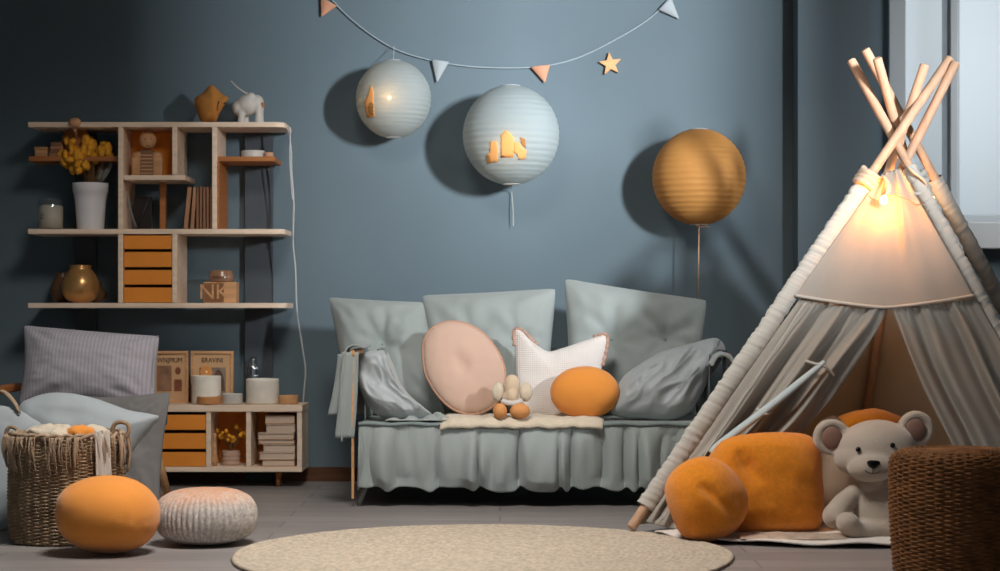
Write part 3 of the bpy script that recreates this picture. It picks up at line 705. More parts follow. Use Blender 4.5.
splitpatch(c1, R1, [(371.5, 84), (374, 92), (374, 101), (375, 117), (367, 117), (365, 109), (364.5, 102), (368, 95)], M_cut, o1)
splitpatch(c1, R1, [(367, 107), (371, 101), (374, 105), (373.5, 115), (369, 114)], M_cutd, o1)
lit_w = 0.5
o2, c2, R2 = lantern('paper_lantern', 511, 135, 48, M_lanw, 'large pale blue paper lantern with golden cut-out shapes', [(511.5, 190), (513, 208), (513.5, 226)], (-.012, -.138, -.055))
splitpatch(c2, R2, [(490.5, 142), (496.5, 142), (498, 150), (498, 162), (487, 163), (487, 155), (490, 152)], M_cut, o2)
splitpatch(c2, R2, [(501, 136), (506, 131), (511, 135), (514, 139), (513.5, 158), (501, 158)], M_cut, o2)
splitpatch(c2, R2, [(513.8, 143), (519, 143), (522, 148), (526.5, 151), (526, 159), (519, 160), (517, 155), (513.8, 153)], M_cut, o2)
splitpatch(c2, R2, [(519.5, 138), (525, 140), (526, 149), (522, 146)], M_cutd, o2)
splitpatch(c2, R2, [(486.6, 155), (490, 155.5), (491, 163), (486.8, 163.2)], M_cutd, o2)
o3, c3, R3 = lantern('paper_lantern', 699, 177, 46.5, M_lano, 'round orange paper lantern on a thin stick above the sofa', None, None)
MB().tube([c3+Vector((0, 0, -R3*1.03)), P(698, 303, c3.y)], .0028, 8).put('stick', M_pole, o3, smooth=True)
mb = MB(); e = c3+Vector((0, 0, -R3*1.04)); mb.tube([e+Vector((-.01, 0, 0)), e+Vector((0, -.006, -.006)), e+Vector((.02, 0, -.004)), e+Vector((.045, 0, -.006))], .0035, 6); mb.put('knot', M_pole, o3)
# bunting
YB = WY-.012
cord = [(318, -22), (335, 3), (362, 28), (395, 49), (432, 60.5), (470, 66.5), (510, 68), (545, 66), (580, 57), (620, 37), (650, 18), (675, -6)]
o = thing('bunting_string', P(500, 68, YB), 'thin pale bunting string draped across the top of the wall', 'bunting')
MB().tube(spline([P(a, b_, YB) for a, b_ in cord], 6), .0026, 6).put('cord', mat('bunting_cord', (160, 172, 178), .8), o, smooth=True)
M_pw = mat('pennant_white', (158, 166, 170), .9); M_po = mat('pennant_peach', (196, 142, 114), .9)
for i, (pts, m, lab) in enumerate((([(320, -3), (337, 6), (321.5, 17)], M_po, 'peach pennant at the top left end of the bunting'),
                    ([(431, 59.5), (449, 62), (437, 83)], M_pw, 'white pennant hanging right of the small lantern'),
                    ([(530, 67), (550, 65), (545, 83)], M_po, 'peach pennant hanging above the large lantern'),
                    ([(658, 10), (671, -3), (679, 19)], M_pw, 'grey white pennant at the top right end of the bunting'))):
    pen = MB().grid(lambda u, v: P(*[(pts[0][q]*(1-u)+pts[1][q]*u)*(1-v)+pts[2][q]*v for q in (0, 1)], YB-.002)+Vector((0, -.012*math.sin(u*PI)*(1-v)-.004*v, 0)), 8, 8)
    bmesh.ops.remove_doubles(pen.bm, verts=pen.bm.verts, dist=.0002)
    p_ = pen.put('pennant', m, o, smooth=True, solid=.0015); p_['label'] = lab
# star
pts = []
for k in range(10):
    a = PI/2+k*PI/5+.12; r = .0515 if k % 2 == 0 else .022
    pts.append(Vector((X(610, WY)+r*math.cos(a), WY-.02, Z(64.5, WY)+r*math.sin(a))))
tag(MB().prism(pts, (0, .018, 0)).put('wooden_star', mat('star_wood', (226, 168, 116), .6, var=.15, vscale=30), bevel=.002), 'small light wooden star mounted on the blue wall', 'star')

# ---------------------------------------------------------------- sofa
S0, S1 = 7.12, 7.9; xl, xr = (355-500)/F*S0, .84
sofa = thing('daybed_sofa', ((xl+xr)/2, (S0+S1)/2, 0), 'sage grey low sofa with gathered skirt and loose back cushions', 'sofa')
zs = CH-(422.5-HY)/F*S0
# mattress and cover
mb = MB(); mb.box(xl+.012, xr-.012, S0+.02, S1, zs-.085, zs, bev=.015); mb.put('seat_cushion', M_sofa, sofa, smooth=False)
mb = MB().tube([(xl+.012+(xr-xl-.024)*k/60, S0+.008+.002*math.sin(k*1.7), zs-.006+.0025*math.sin(k*.9)) for k in range(61)], .008, 8)
mb.put('piping', M_pipe, sofa, smooth=True)
mb = MB().box(xl+.02, xr-.02, S0+.14, S1-.03, .13, zs-.088); mb.put('seat_base', mat('sofa_slats', (60, 58, 56), .8), sofa)
def skirt(u, v):
    x = xl+.014+(xr-xl-.03)*u
    k = u*20+1.6*noise.noise(Vector((u*9, 0, 1)))*2
    a = (.002+.046*math.sin(min(1, v*1.15)*PI*.62))*(.7+.6*noise.noise(Vector((u*7, v, 8))))
    if v > .85: a *= 1-.6*(v-.85)/.15
    d = a*(2*abs(math.sin(k*PI*.45+.25*math.sin(v*3)))**.6-1.2)+.7*a*math.sin(k*2*PI*.19+1)+.5*a*noise.noise(Vector((u*34, v*1.5, 3)))
    zbot = .066+.009*math.sin(k*2*PI*.45+.8)+.010*noise.noise(Vector((u*14, 0, 5)))
    if v < .06: d *= v/.06
    g = .003*noise.noise(Vector((u*150, v*2, 1)))*math.exp(-v*9)
    return Vector((x, S0+.012-abs(.02*math.sin(v*PI*.8))-d+g-.0, (zs-.012)*(1-v)+zbot*v))
MB().grid(skirt, 420, 40).put('skirt', M_sofa, sofa, smooth=True, solid=.002)
for side, xs in ((-1, xl), (1, xr)):
    sk = MB().grid(lambda u, v: Vector((xs-side*.012+side*.006*math.sin(u*50)*v, S0+.02+u*(S1-S0-.04), (zs-.012)*(1-v)+.06*v)), 80, 12); sk.put('skirt', M_sofa, sofa, smooth=True, solid=.002)
    # end frame: front and rear posts with a top rail
    m_ = M_wood if side < 0 else M_metal
    xo = xs-(.008 if side < 0 else -.004)
    top = .565
    for yy, lean in ((S0+.02, 0), (S1-.05, 0)):
        q = MB().box(xo-.006, xo+.004, yy-.016, yy+.016, .03, top, bev=.002).put('end_post', m_, sofa)
    MB().box(xo-.012, xo+.008, S0+.0, S1-.03, top, top+.022, bev=.004).put('arm_rail', m_, sofa)
for lx, ly in ((xl+.055, S0+.05), (xr-.05, S0+.05), (xl+.05, S1-.06), (xr-.05, S1-.06)):
    sgn = -1 if lx < 0 else 1
    MB().tube([(lx, ly, .13), (lx+sgn*.045, ly-.01, 0.0)], lambda t: .014-.005*t, 10).put('leg', mat('grey_leg', (120, 122, 120), .6), sofa, smooth=True)
MB().box(xl+.02, xr-.02, S1-.01, S1+.02, .15, .58, bev=.008).put('back_panel', M_sofa, sofa)
# right arm inner fabric panels and side loop
MB().grid(lambda u, v: Vector((xr-.05+.03*math.sin(u*9)*.3, S0+.05+u*.5, zs+.005+(top-zs)*v)), 20, 8).put('arm_panel', mat('grey_sling', (104, 110, 112), .85), sofa, smooth=True, solid=.004)
MB().grid(lambda u, v: Vector((xl+.03+.006*math.sin(u*14), S0+.10+u*.55, zs+.005+(top-zs)*v)), 20, 8).put('arm_panel', M_sofa, sofa, smooth=True, solid=.004)
MB().ell(P(729.5, 356.5, S0+.02), (.009, .01, .012), n=14).put('knob', M_woodw, sofa, smooth=True)
MB().tube([Vector((xr+.004, S0+.02, top+.01)), P(729.5, 357.5, S0+.02)], .005, 8).put('knob_pin', M_woodw, sofa)
# loose back cushions (lie on the sofa: things of their own)
K = .42; zb = zs+.004
def cush(cor, T, lab, tufts, seed, Y0=7.5, k=K, m=M_sofa, name='back_cushion', grp='tufted back cushions of the sofa', inn=.03, **kw):
    pts = [UP(a, b_, Y0, zb, k) for a, b_ in cor]
    r = thing(name, (sum((p.x for p in pts))/4, Y0, zb), lab, 'cushion', grp)
    o, pos = pillow('cushion_body', pts, T, m, r, inn=inn, tufts=tufts, seed=seed, **kw)
    for tu, tv, td in tufts:
        e = pos(tu, tv, 1); MB().ell(e+Vector((0, .0, 0)), (.009, .006, .009), n=12).put('button', M_pipe if m is M_sofa else m, o, smooth=True)
    return r, pos
cush([(328, 297), (424, 302), (446, 415), (350, 415)], .125, 'leftmost tufted sage back cushion of the sofa, tilted', [(-.05, -.15, .10)], 1, Y0=7.56, wr=.0035, wf=6)
cush([(421, 295), (557, 288), (548, 415), (432, 415)], .125, 'middle tufted sage back cushion behind the white pillow', [(-.25, -.1, .08), (.45, -.1, .08)], 5, Y0=7.6, wr=.003, wf=6)
cush([(563, 278), (708, 300), (696, 415), (570, 415)], .125, 'rightmost tufted sage back cushion of the sofa with a visible button', [(-.34, -.1, .10), (.44, -.2, .10)], 9, Y0=7.6, wr=.003, wf=6)
# crumpled side pillows
def outl(pts, Y0, k, n=9): return spline([UP(a, b_, Y0, zb, k) for a, b_ in pts], n, True)
def crumpled(pts, ctr, Y0, k, T, lab, m, seed, pipe, cr=.016, ca=0):
    ol = outl(pts, Y0, k); c = UP(*ctr, Y0, zb, k); n = Vector((0, -1, k)).normalized()
    r = thing('crumpled_pillow', (c.x, c.y, zb), lab, 'pillow', 'crumpled grey pillows at the sofa ends')
    blob('pillow_body', ol, c, n, T, m, r, wr=.006, wf=4, seed=seed, crumple=cr, rings=44, q=.42, cang=ca)
    pp = [UP(a, b_, Y0, zb, k)+n*(h+.024) for a, b_, h in pipe]
    sp = spline(pp, 7); mb = MB().tube([p+n*.006*noise.noise(p*40) for p in sp], .0045, 8); mb.put('ruffle_edge', M_pipe, r, smooth=True)
crumpled([(360, 356), (372, 351), (385, 349), (392, 362), (400, 382), (412, 398), (426, 410), (433, 417), (418, 421), (398, 422), (381, 417), (368, 405), (360, 388), (357, 370)], (386, 392), 7.2, .25, .085, 'crumpled pale grey pillow against the left end of the sofa', M_sofa2, 3,
         [(378, 353, .03), (386, 352, .03), (388, 366, .045), (396, 386, .057), (405, 402, .045), (416, 411, .03), (424, 413, .015)], cr=.022, ca=-1.0)
crumpled([(713, 339), (722, 343), (725, 352), (718, 366), (707, 384), (697, 402), (685, 415), (668, 421), (645, 419), (613, 414), (614, 398), (621, 380), (638, 366), (662, 353), (690, 345)], (667, 385), 7.25, .35, .085, 'crumpled silky grey pillow against the right end of the sofa', M_sofa2, 11,
         [(718, 344, .02), (712, 356, .04), (700, 370, .055), (688, 384, .065), (676, 396, .06), (664, 410, .04)], cr=.016, ca=.75)
# drape over left arm
o = thing('arm_throw', (xl-.03, S0+.1, .3), 'grey green cloth draped over the left arm of the sofa', 'throw')
def drape(u, v, off=0):
    # v: 0 inside, 1 outside bottom
    y = S0-.012+u*.42
    s_ = v*.42-.03
    if s_ < .04: x = xl+.015-s_*.9-.01; z_ = top+.03+.012*math.sin((s_+.03)/.07*PI)
    else: x = xl-.030-.016*math.sin(min(1, (s_-.04)/.2)*PI*.7)-.025*u; z_ = top+.03-(s_-.04)*(1.0)
    x -= (.007*math.sin(u*11+v*2))*min(1, v*2.2)
    return Vector((x, y, z_))
MB().grid(drape, 50, 40).put('cloth', M_sofa, o, smooth=True, solid=.006)
mb = MB()
for k, (a, b_, c_, d) in enumerate(((354, 352, 347, 438), (350, 354, 340, 415))):
    mb.grid(lambda u, v: P(a+(c_-a)*v**1.5-12+u*(16+v*3), b_+(d-b_)*v, S0+.0+.05*k-.008*math.sin(u*6)), 14, 24)
mb.put('cloth_fold', M_sofa, o, smooth=True, solid=.006)
o = thing('side_throw', (xr+.03, S0+.1, .5), 'grey cloth looped over the right arm of the sofa', 'throw')
lpp = spline([Vector((a, 0, b_)) for a, b_ in ((712, 366), (717, 357), (725, 355), (733, 361), (738, 373), (735, 386), (729, 394))], 5)
def loop(u, v):
    q_ = lpp[int(round(v*(len(lpp)-1)))]; p = P(q_.x, q_.z, S0-.02); return Vector((p.x, p.y+u*.24, p.z+.006*math.sin(u*8)))
MB().grid(loop, 20, len(lpp)-1).put('cloth', M_sofa2, o, smooth=True, solid=.014)
# seat throw
o = thing('seat_throw', (.0, S0+.2, zs), 'cream fluffy throw spread on the front of the sofa seat', 'throw')
tx0, tx1 = (440-500)/F*S0, (602-500)/F*S0
def thr(u, v):
    p = Vector((tx0+(tx1-tx0)*u+.006*math.sin(v*9), S0-.018+v*.34, zs+.012+.008*noise.noise(Vector((u*14, v*7, 2)))))
    e = min(u, 1-u)
    if e < .04: p.z -= .008*(1-e/.04)
    if v < .12: p.z -= .03*(1-v/.12)**2; p.y += .004*(1-v/.12)
    return p
MB().grid(thr, 90, 40).put('cloth', M_cream, o, smooth=True, solid=.012)
# rumpled cloth at left of seat
o = thing('rumpled_cloth', ((415-500)/F*7.2, 7.2, zs), 'thin grey cloth rumpled on the seat beside the pink cushion', 'cloth')
def rc(u, v):
    x0_, x1_ = (386-500)/F*7.2, (452-500)/F*7.2
    r_ = 1-3*abs(noise.noise(Vector((u*3+v*2, v*3, 4))))
    return Vector((x0_+(x1_-x0_)*u+.012*math.sin(v*8), S0+.0+v*.20, zs+.008+max(0, .012*r_+.009*math.sin(u*20+v*6))*min(1, 6*min(v, u, 1-u))))
MB().grid(rc, 60, 40).put('cloth', M_sofa, o, smooth=True, solid=.003)
# round blush cushion
k = .30; Y0 = 7.34
pts = []
for q in spline([Vector((a, b_, 0)) for a, b_ in ((423.5, 360), (424, 342), (432, 329), (447, 322.5), (465, 324), (482, 333), (495, 348), (503, 364), (505, 380), (501, 396), (491, 408), (475, 414), (458, 411.5), (444, 402), (433, 388), (426, 374))], 4, True):
    pts.append(UP(q.x, q.y, Y0, zb, k))
c = UP(463, 367.5, Y0, zb, k); n = Vector((0, -1, k)).normalized()
o = thing('round_cushion', (c.x, Y0, zb), 'round blush pink cushion with piped edge standing on the sofa', 'cushion')
blob('cushion_body', pts, c, n, .05, M_pink, o, q=.45, dent=.014, wr=.002)
MB().tube([p+n*.004 for p in pts], .006, 8, closed=True).put('piping', M_pinkp, o, smooth=True)
# eared white pillow
k = .25; Y0 = 7.38
cat = [(515, 330), (521, 331), (528, 338), (538, 346), (548, 351.5), (560, 349), (575, 344), (590, 339), (603, 335), (607, 338), (606, 350), (602, 365), (601, 385), (600, 405), (596, 415), (570, 417), (540, 417), (524, 416), (519, 405), (517, 385), (515.5, 365), (515, 345)]
ol = [UP(a, b_, Y0, zb, k) for a, b_ in cat]; ol = spline(ol, 3, True)
c = UP(556, 382, Y0, zb, k); n = Vector((0, -1, k)).normalized()
o = thing('eared_pillow', (c.x, Y0, zb), 'white waffle pillow with two pointed ears behind the orange cushion', 'pillow')
blob('pillow_body', ol, c, n, .052, M_white, o, q=.5, wr=.003, seed=4)
for tr in ([(515, 346), (514.5, 331), (521, 330), (530, 338), (537, 345)], [(594, 337), (605, 334.5), (607.5, 339), (606, 352), (602.5, 366)]):
    sp = spline([UP(a, b_, Y0, zb, k)+n*.006 for a, b_ in tr], 8)
    mb = MB().tube([p+n*.004*math.sin(i*2.1) for i, p in enumerate(sp)], lambda t: .009+.002*math.sin(t*60), 8, flat=.8); mb.put('ear_trim', mat('rosy_trim', (196, 160, 144), .9, bump=.8, bscale=200, var=.25, vscale=60), o, smooth=True)
# orange round cushion
def puck(d, ax=.9):
    a = math.atan2(d.z, d.x); return 1+.0*a
Y0 = 7.24
o = thing('round_orange_cushion', P(585, 420, Y0), 'plump round orange cushion sitting at the right of the sofa', 'cushion')
c = P(585, 392.5, Y0)
def pk(d):
    e = math.hypot(d.x-.5, d.z+.55)
    return 1-.02*math.exp(-(e/.25)**2)*(1+math.sin(math.atan2(d.z+.55, d.x-.5)*6))+.012*noise.noise(d*3)
MB().ell(c, (.133, .08, .1005), n=64, fn=pk).put('cushion_body', M_orf, o, smooth=True)
# plush toy
Y0 = 7.17
o = thing('plush_toy', P(511, 419, Y0), 'small cream plush elephant with orange feet on the cream throw', 'toy')
q = lambda a, b_, d=0: P(a, b_, Y0+d)
mb = MB(); mb.ell(q(512, 386), (.031, .032, .045), n=20); mb.ell(q(511, 398), (.034, .034, .03), n=20); mb.ell(q(512, 396, -.02), (.022, .025, .03)); mb.put('body', mat('cream_plush', (214, 190, 162), .95, bump=.6, bscale=250, sheen=.4), o, smooth=True, remesh=.004)
for sx, ex, ey in ((-1, 498, 392), (1, 526, 392)):
    MB().ell(q(ex, ey, .005), (.024, .016, .037), n=24, amp=.12, fr=12).put('ear', M_cream, o, smooth=True)
MB().tube([q(502+20*t, 401+2.5*math.sin(t*PI), -.028-.012*math.sin(t*PI)) for t in [i/12 for i in range(13)]], .011, 8).put('bib', M_cerw, o, smooth=True)
for ex, rr in ((500, .027), (520, .038)):
    MB().ell(q(ex, 411, -.045), (rr, .03, .029), n=24, amp=.05).put('foot', mat('tan_orange_plush', (216, 150, 92), .9, bump=.5, bscale=250), o, smooth=True)

# ---------------------------------------------------------------- rug
RC = Vector((-.052, 5.70, 0)); RR = .748
prof = []
NR = 40
for i in range(NR*5+1):
    r = RR*(1-i/(NR*5)); prof.append((max(r, 0), .010+.0022*abs(math.sin(i/5*PI))))
prof = [(RR-.004, 0.0005), (RR+.002, .004)]+prof[1:-1]+[(0.0, .010)]
mb = MB().lathe(prof, (RC.x, RC.y, 0), 160, rf=lambda a, z: 1+.004*math.sin(a*9+1)+.0012*math.sin(a*75))
tag(mb.put('round_rug', M_jute, smooth=True), 'round beige braided jute rug on the grey floor', 'rug')

# ---------------------------------------------------------------- left foreground
# woven basket
BC = Vector(((67-500)/F*6.09, 6.09, 0)); BR = .172; BH = CH-(437-HY)/F*6.0
bas = thing('woven_basket', BC, 'woven cane basket with fringed rim in the left foreground', 'basket')
NS = 38
def brad(z): return BR*(1.0+.05*math.sin(min(1, z/BH)*PI)-.02*(z/BH))
mb = MB(); nr = 60
for j in range(nr):
    z_ = .008+(BH-.016)*j/(nr-1); R_ = brad(z_)
    pts = []
    for i in range(NS*4):
        a = 2*PI*i/(NS*4); s_ = math.sin(a*NS/2+(PI if j % 2 else 0))
        pts.append((BC.x+(R_+.0055*s_)*math.cos(a), BC.y+(R_+.0055*s_)*math.sin(a), z_+.0012*noise.noise(Vector((math.cos(a)*3, math.sin(a)*3, j)))))
    mb.tube(pts, .0034, 6, closed=True)
mb.put('weave', M_bask, bas, smooth=True)
mb = MB()
for i in range(NS):
    a = 2*PI*(i+.5)/NS
    mb.tube([(BC.x+brad(z_)*math.cos(a), BC.y+brad(z_)*math.sin(a), z_) for z_ in (0.004, BH*.3, BH*.6, BH)], .004, 6)
mb.put('stakes', M_bask, bas, smooth=True)
MB().lathe([(BR*.93, .001), (BR*.93, .008), (0, .008)], (BC.x, BC.y, 0), 40).put('basket_base', M_bask, bas)
mb = MB()
for ph in (0, PI): mb.tube([(BC.x+(BR*1.0+.006*math.cos(i*.5+ph))*math.cos(2*PI*i/180), BC.y+(BR*1.0+.006*math.cos(i*.5+ph))*math.sin(2*PI*i/180), BH+.004+.006*math.sin(i*.5+ph)) for i in range(180)], .006, 6, closed=True)
mb.put('rim', M_fring, bas, smooth=True)
mb = MB()
for i in range(120):
    a = random.uniform(PI*.92, PI*2.08); L_ = random.uniform(.03, .12); R_ = BR+.013+random.uniform(0, .012)
    p0 = Vector((BC.x+R_*math.cos(a), BC.y+R_*math.sin(a), BH+.004)); a2 = a+random.uniform(-.05, .05)
    p1 = Vector((BC.x+(R_+.008)*math.cos(a2), BC.y+(R_+.008)*math.sin(a2), BH-L_*.5)); p2 = Vector((BC.x+R_*math.cos(a2+.02), BC.y+R_*math.sin(a2+.02), BH-L_))
    mb.tube(spline([p0, p1, p2], 3), random.choice((.0015, .0015, .002, .003, .005)), 5)
mb.put('fringe', M_fring, bas, smooth=True)
hp = [P(a-4, b_, 6.04) for a, b_ in ((116, 434), (118, 425), (124, 422), (131, 424), (133, 430), (130, 438))]
MB().tube(spline(hp, 6), .007, 8).put('handle', M_bask, bas, smooth=True)
hp = [P(a, b_, 6.15) for a, b_ in ((8, 440), (6, 433), (10, 427), (17, 430), (18, 438))]
MB().tube(spline(hp, 6), .006, 8).put('handle', M_bask, bas, smooth=True)
# cloth stuffed into the basket
mb = MB()
for i in range(16):
    a = random.uniform(0, 2*PI); r_ = random.uniform(.02, .11)
    mb.ell((BC.x+r_*math.cos(a), BC.y+r_*math.sin(a), BH-.015+random.uniform(-.01, .015)), (.055, .05, .035), n=16, amp=.5, fr=7, seed=i)
tag(mb.put('cream_blanket', M_cream, smooth=True, remesh=.006), 'crumpled cream blanket stuffed in the woven basket', 'blanket')
tag(MB().ell((BC.x+.06, BC.y-.09, BH+.012), (.045, .035, .025), n=20, amp=.3, fr=8).put('orange_cloth', M_orf, smooth=True), 'small orange cloth peeking over the basket rim', 'cloth')
o = MB().grid(lambda u, v: Vector((BC.x+(BR+.024+.008*v+.004*math.sin(u*12))*math.cos(-.62-u*.27-.0*v), BC.y+(BR+.024+.008*v+.004*math.sin(u*12))*math.sin(-.62-u*.27), BH+.018-.145*v+.008*math.sin(u*9))), 14, 20)
tag(o.put('white_cloth', M_cerw, smooth=True, solid=.003), 'white cloth hanging over the right side of the basket', 'cloth')
# orange floor cushion
Yc = 5.76; c = P(108, 513, Yc)
o = thing('orange_floor_cushion', (c.x, c.y, 0), 'large round orange cushion on the floor in front of the basket', 'cushion')
def pk2(d):
    e1 = math.hypot(d.x-.62, d.z+.1); e2 = math.hypot(d.x+.72, d.z-.02)
    r = 1-.012*math.exp(-(e1/.3)**2)*(1+math.sin(math.atan2(d.z+.1, d.x-.62)*6))-.006*math.exp(-(e2/.3)**2)*(1+math.sin(math.atan2(d.z, d.x+.72)*7))+.03*noise.noise(d*1.3+Vector((3, 1, 0)))
    return r*(abs(d.x)**2.5+abs(d.y)**2.5+abs(d.z)**2.5)**(-1/2.5*.35)
MB().ell((c.x, c.y, .1185), (.158, .148, .1165), M=Matrix.Rotation(.07, 3, 'Y'), n=72, fn=pk2).put('cushion_body', M_orf, o, smooth=True)
# knitted pouf
Yc = 6.0; c = P(206, 515, Yc)
o = thing('knitted_pouf', (c.x, c.y, 0), 'ribbed grey white knitted pouf with rusty top behind the orange floor cushion', 'pouf')
NB = 52
mb = MB(); H = .175; prof = []
for i in range(41):
    t = i/40*PI; r = abs(math.sin(t))**.62*.158; z_ = .001+H/2*(1-math.copysign(abs(math.cos(t))**.8, math.cos(t)))
    prof.append((r if 0 < i < 40 else 0, z_))
mb = MB(); n = NB*6; rings = []
for j, (r, z_) in enumerate(prof[1:-1]):
    rib = .055*min(1, r/.14)**2*(1 if z_ < H*.86 else .35)
    rings.append([mb.bm.verts.new((c.x+r*(1+rib*(abs(math.sin(PI*i/6))-.6)+.006*math.sin(j*2.4+i*.5))*math.cos(2*PI*i/n), c.y+r*(1+rib*(abs(math.sin(PI*i/6))-.6))*math.sin(2*PI*i/n), z_)) for i in range(n)])
for A, B in zip(rings, rings[1:]):
    for i in range(n): mb.bm.faces.new((A[i], A[(i+1) % n], B[(i+1) % n], B[i]))
mb.bm.faces.new(rings[0]); mb.bm.faces.new(rings[-1])
M_kn = mat('knit_wool', (206, 200, 194), .95, bump=1.0, bscale=190, var=.3, vscale=90)
nt = M_kn.node_tree; N_ = nt.nodes; L_ = nt.links
tc = [q for q in N_ if q.type == 'TEX_COORD'][0]; ramp = [q for q in N_ if q.type == 'VALTORGB'][0]
sep = N_.new('ShaderNodeSeparateXYZ'); L_.new(tc.outputs['Object'], sep.inputs[0])
nz = N_.new('ShaderNodeTexNoise'); nz.inputs['Scale'].default_value = 22; L_.new(tc.outputs['Object'], nz.inputs['Vector'])
ad = N_.new('ShaderNodeMath'); ad.operation = 'MULTIPLY_ADD'; ad.inputs[1].default_value = .06; L_.new(nz.outputs['Fac'], ad.inputs[0]); L_.new(sep.outputs['Z'], ad.inputs[2])
mr = N_.new('ShaderNodeMapRange'); mr.inputs['From Min'].default_value = .145+.0; mr.inputs['From Max'].default_value = .225; L_.new(ad.outputs[0], mr.inputs['Value'])
mx = N_.new('ShaderNodeMixRGB'); L_.new(mr.outputs[0], mx.inputs[0]); L_.new(ramp.outputs[0], mx.inputs[1]); mx.inputs[2].default_value = (*lin((204, 142, 100)), 1)
L_.new(mx.outputs[0], N_['Principled BSDF'].inputs['Base Color'])
mb.put('pouf_body', M_kn, o, smooth=True)

# low wooden chair behind the pillows
ch = thing('lounge_chair', (-1.6, 7.25, 0), 'low wooden lounge chair hidden under the pile of pillows', 'chair')
cz = .33
MB().box(-1.93, -1.32, 6.98, 7.55, cz-.05, cz, bev=.01).put('seat', M_dgrey, ch)
for lx, ly, sx, sy in ((-1.38, 7.48, 1, .5), (-1.38, 7.05, 1, -.3), (-1.87, 7.48, -1, .5), (-1.87, 7.05, -1, -.3)):
    x1_ = lx+sx*.055
    if sx > 0 and ly > 7.3: x1_ = (169-500)/F*7.55
    MB().tube([(lx, ly, cz-.05), (x1_, ly+sy*.1, 0)], lambda t: .02-.004*t, 12).put('leg', M_wood, ch, smooth=True)
mb = MB(); mb.box(-1.84, -1.80, 7.5, 7.54, cz, .60).box(-1.46, -1.42, 7.5, 7.54, cz, .60).box(-1.84, -1.42, 7.5, 7.54, .52, .57); mb.put('back_frame', M_woodw, ch, bevel=.003)
MB().box(-1.92, -1.88, 7.02, 7.52, .42, .45, bev=.008).put('arm', M_woodw, ch); MB().tube([(-1.9, 7.06, cz-.03), (-1.9, 7.06, .42)], .014, 10).put('arm_post', M_woodw, ch)
def pil(cor, Y0, z0, k, T, lab, m, seed, name='pillow', **kw):
    pts = [UP(a, b_, Y0, z0, k) for a, b_ in cor]
    r = thing(name, (sum(p.x for p in pts)/4, Y0, z0), lab, 'pillow'); o, pos = pillow('pillow_body', pts, T, m, r, seed=seed, **kw)
    return r, pos, pts
r, pos, pts = pil([(23, 325), (161, 336), (157, 410), (18, 404)], 7.2, cz, .45, .10, 'large striped lilac grey pillow on top of the pile', M_stripe, 21, 'striped_pillow', inn=.05, wr=.004)
r['category'] = 'pillow'
mb = MB(); n = (pts[1]-pts[0]).cross(pts[3]-pts[0]).normalized(); n = -n if n.y > 0 else n
ed = [pts[1].lerp(pts[2], t)-Vector((.012*(1-(2*t-1)**2)+.012, 0, 0))+n*(.02*math.sin(t*PI)+.004) for t in [i/14 for i in range(15)]]
mb.tube(ed, .0035, 6); mb.put('seam', mat('lilac_seam', (140, 136, 146), .9), r, smooth=True)
pil([(60, 394), (172, 391), (160, 516), (48, 518)], 6.72, .0, .40, .06, 'dark grey pillow standing on the floor left of the cabinet', M_dgrey, 25, 'grey_pillow', inn=.07, wr=.006)
# pale pillow (rounded diamond) leaning above the basket
Y0, k = 6.42, .28
pp = [(18, 409), (32, 398), (52, 393), (75, 394), (100, 400), (128, 410), (150, 414), (159, 417), (152, 427), (140, 441), (128, 458), (118, 478), (108, 505), (80, 522), (45, 524), (18, 500), (14, 450)]
c = UP(78, 452, Y0, 0, k); n = Vector((0, -1, k)).normalized()
o = thing('pale_pillow', (c.x, Y0, 0), 'large pale blue grey pillow behind the basket pointing right', 'pillow')
blob('pillow_body', spline([UP(a, b_, Y0, 0, k) for a, b_ in pp], 4, True), c, n, .075, M_pale, o, wr=.004, seed=31, crumple=.003, rings=28)
# pale pillow at left edge
Y0, k = 6.36, .2
pp = [(-62, 420), (-40, 408), (-10, 405), (14, 408), (32, 418), (44, 430), (40, 470), (30, 510), (12, 528), (-20, 531), (-55, 528), (-66, 480)]
Y0 = 6.33
c = UP(-12, 470, Y0, 0, k); n = Vector((0, -1, k)).normalized()
o = thing('pale_pillow', (c.x, Y0, 0), 'pale blue grey pillow cut by the left edge, left of the basket', 'pillow')
blob('pillow_body', spline([UP(a+0, b_, Y0, 0, k) for a, b_ in pp], 4, True), c, n, .05, M_pale, o, wr=.003, seed=37, crumple=.002, rings=26)
MB().tube(spline([UP(20, 413, Y0-.03, 0, k), UP(16, 405, Y0-.02, 0, k), UP(9, 396, Y0, 0, k), UP(2, 391, Y0, 0, k), UP(-4, 394, Y0, 0, k)], 6), lambda t: .004+.006*math.sin(t*PI), 8, flat=.5).put('strap', M_fring, o, smooth=True)

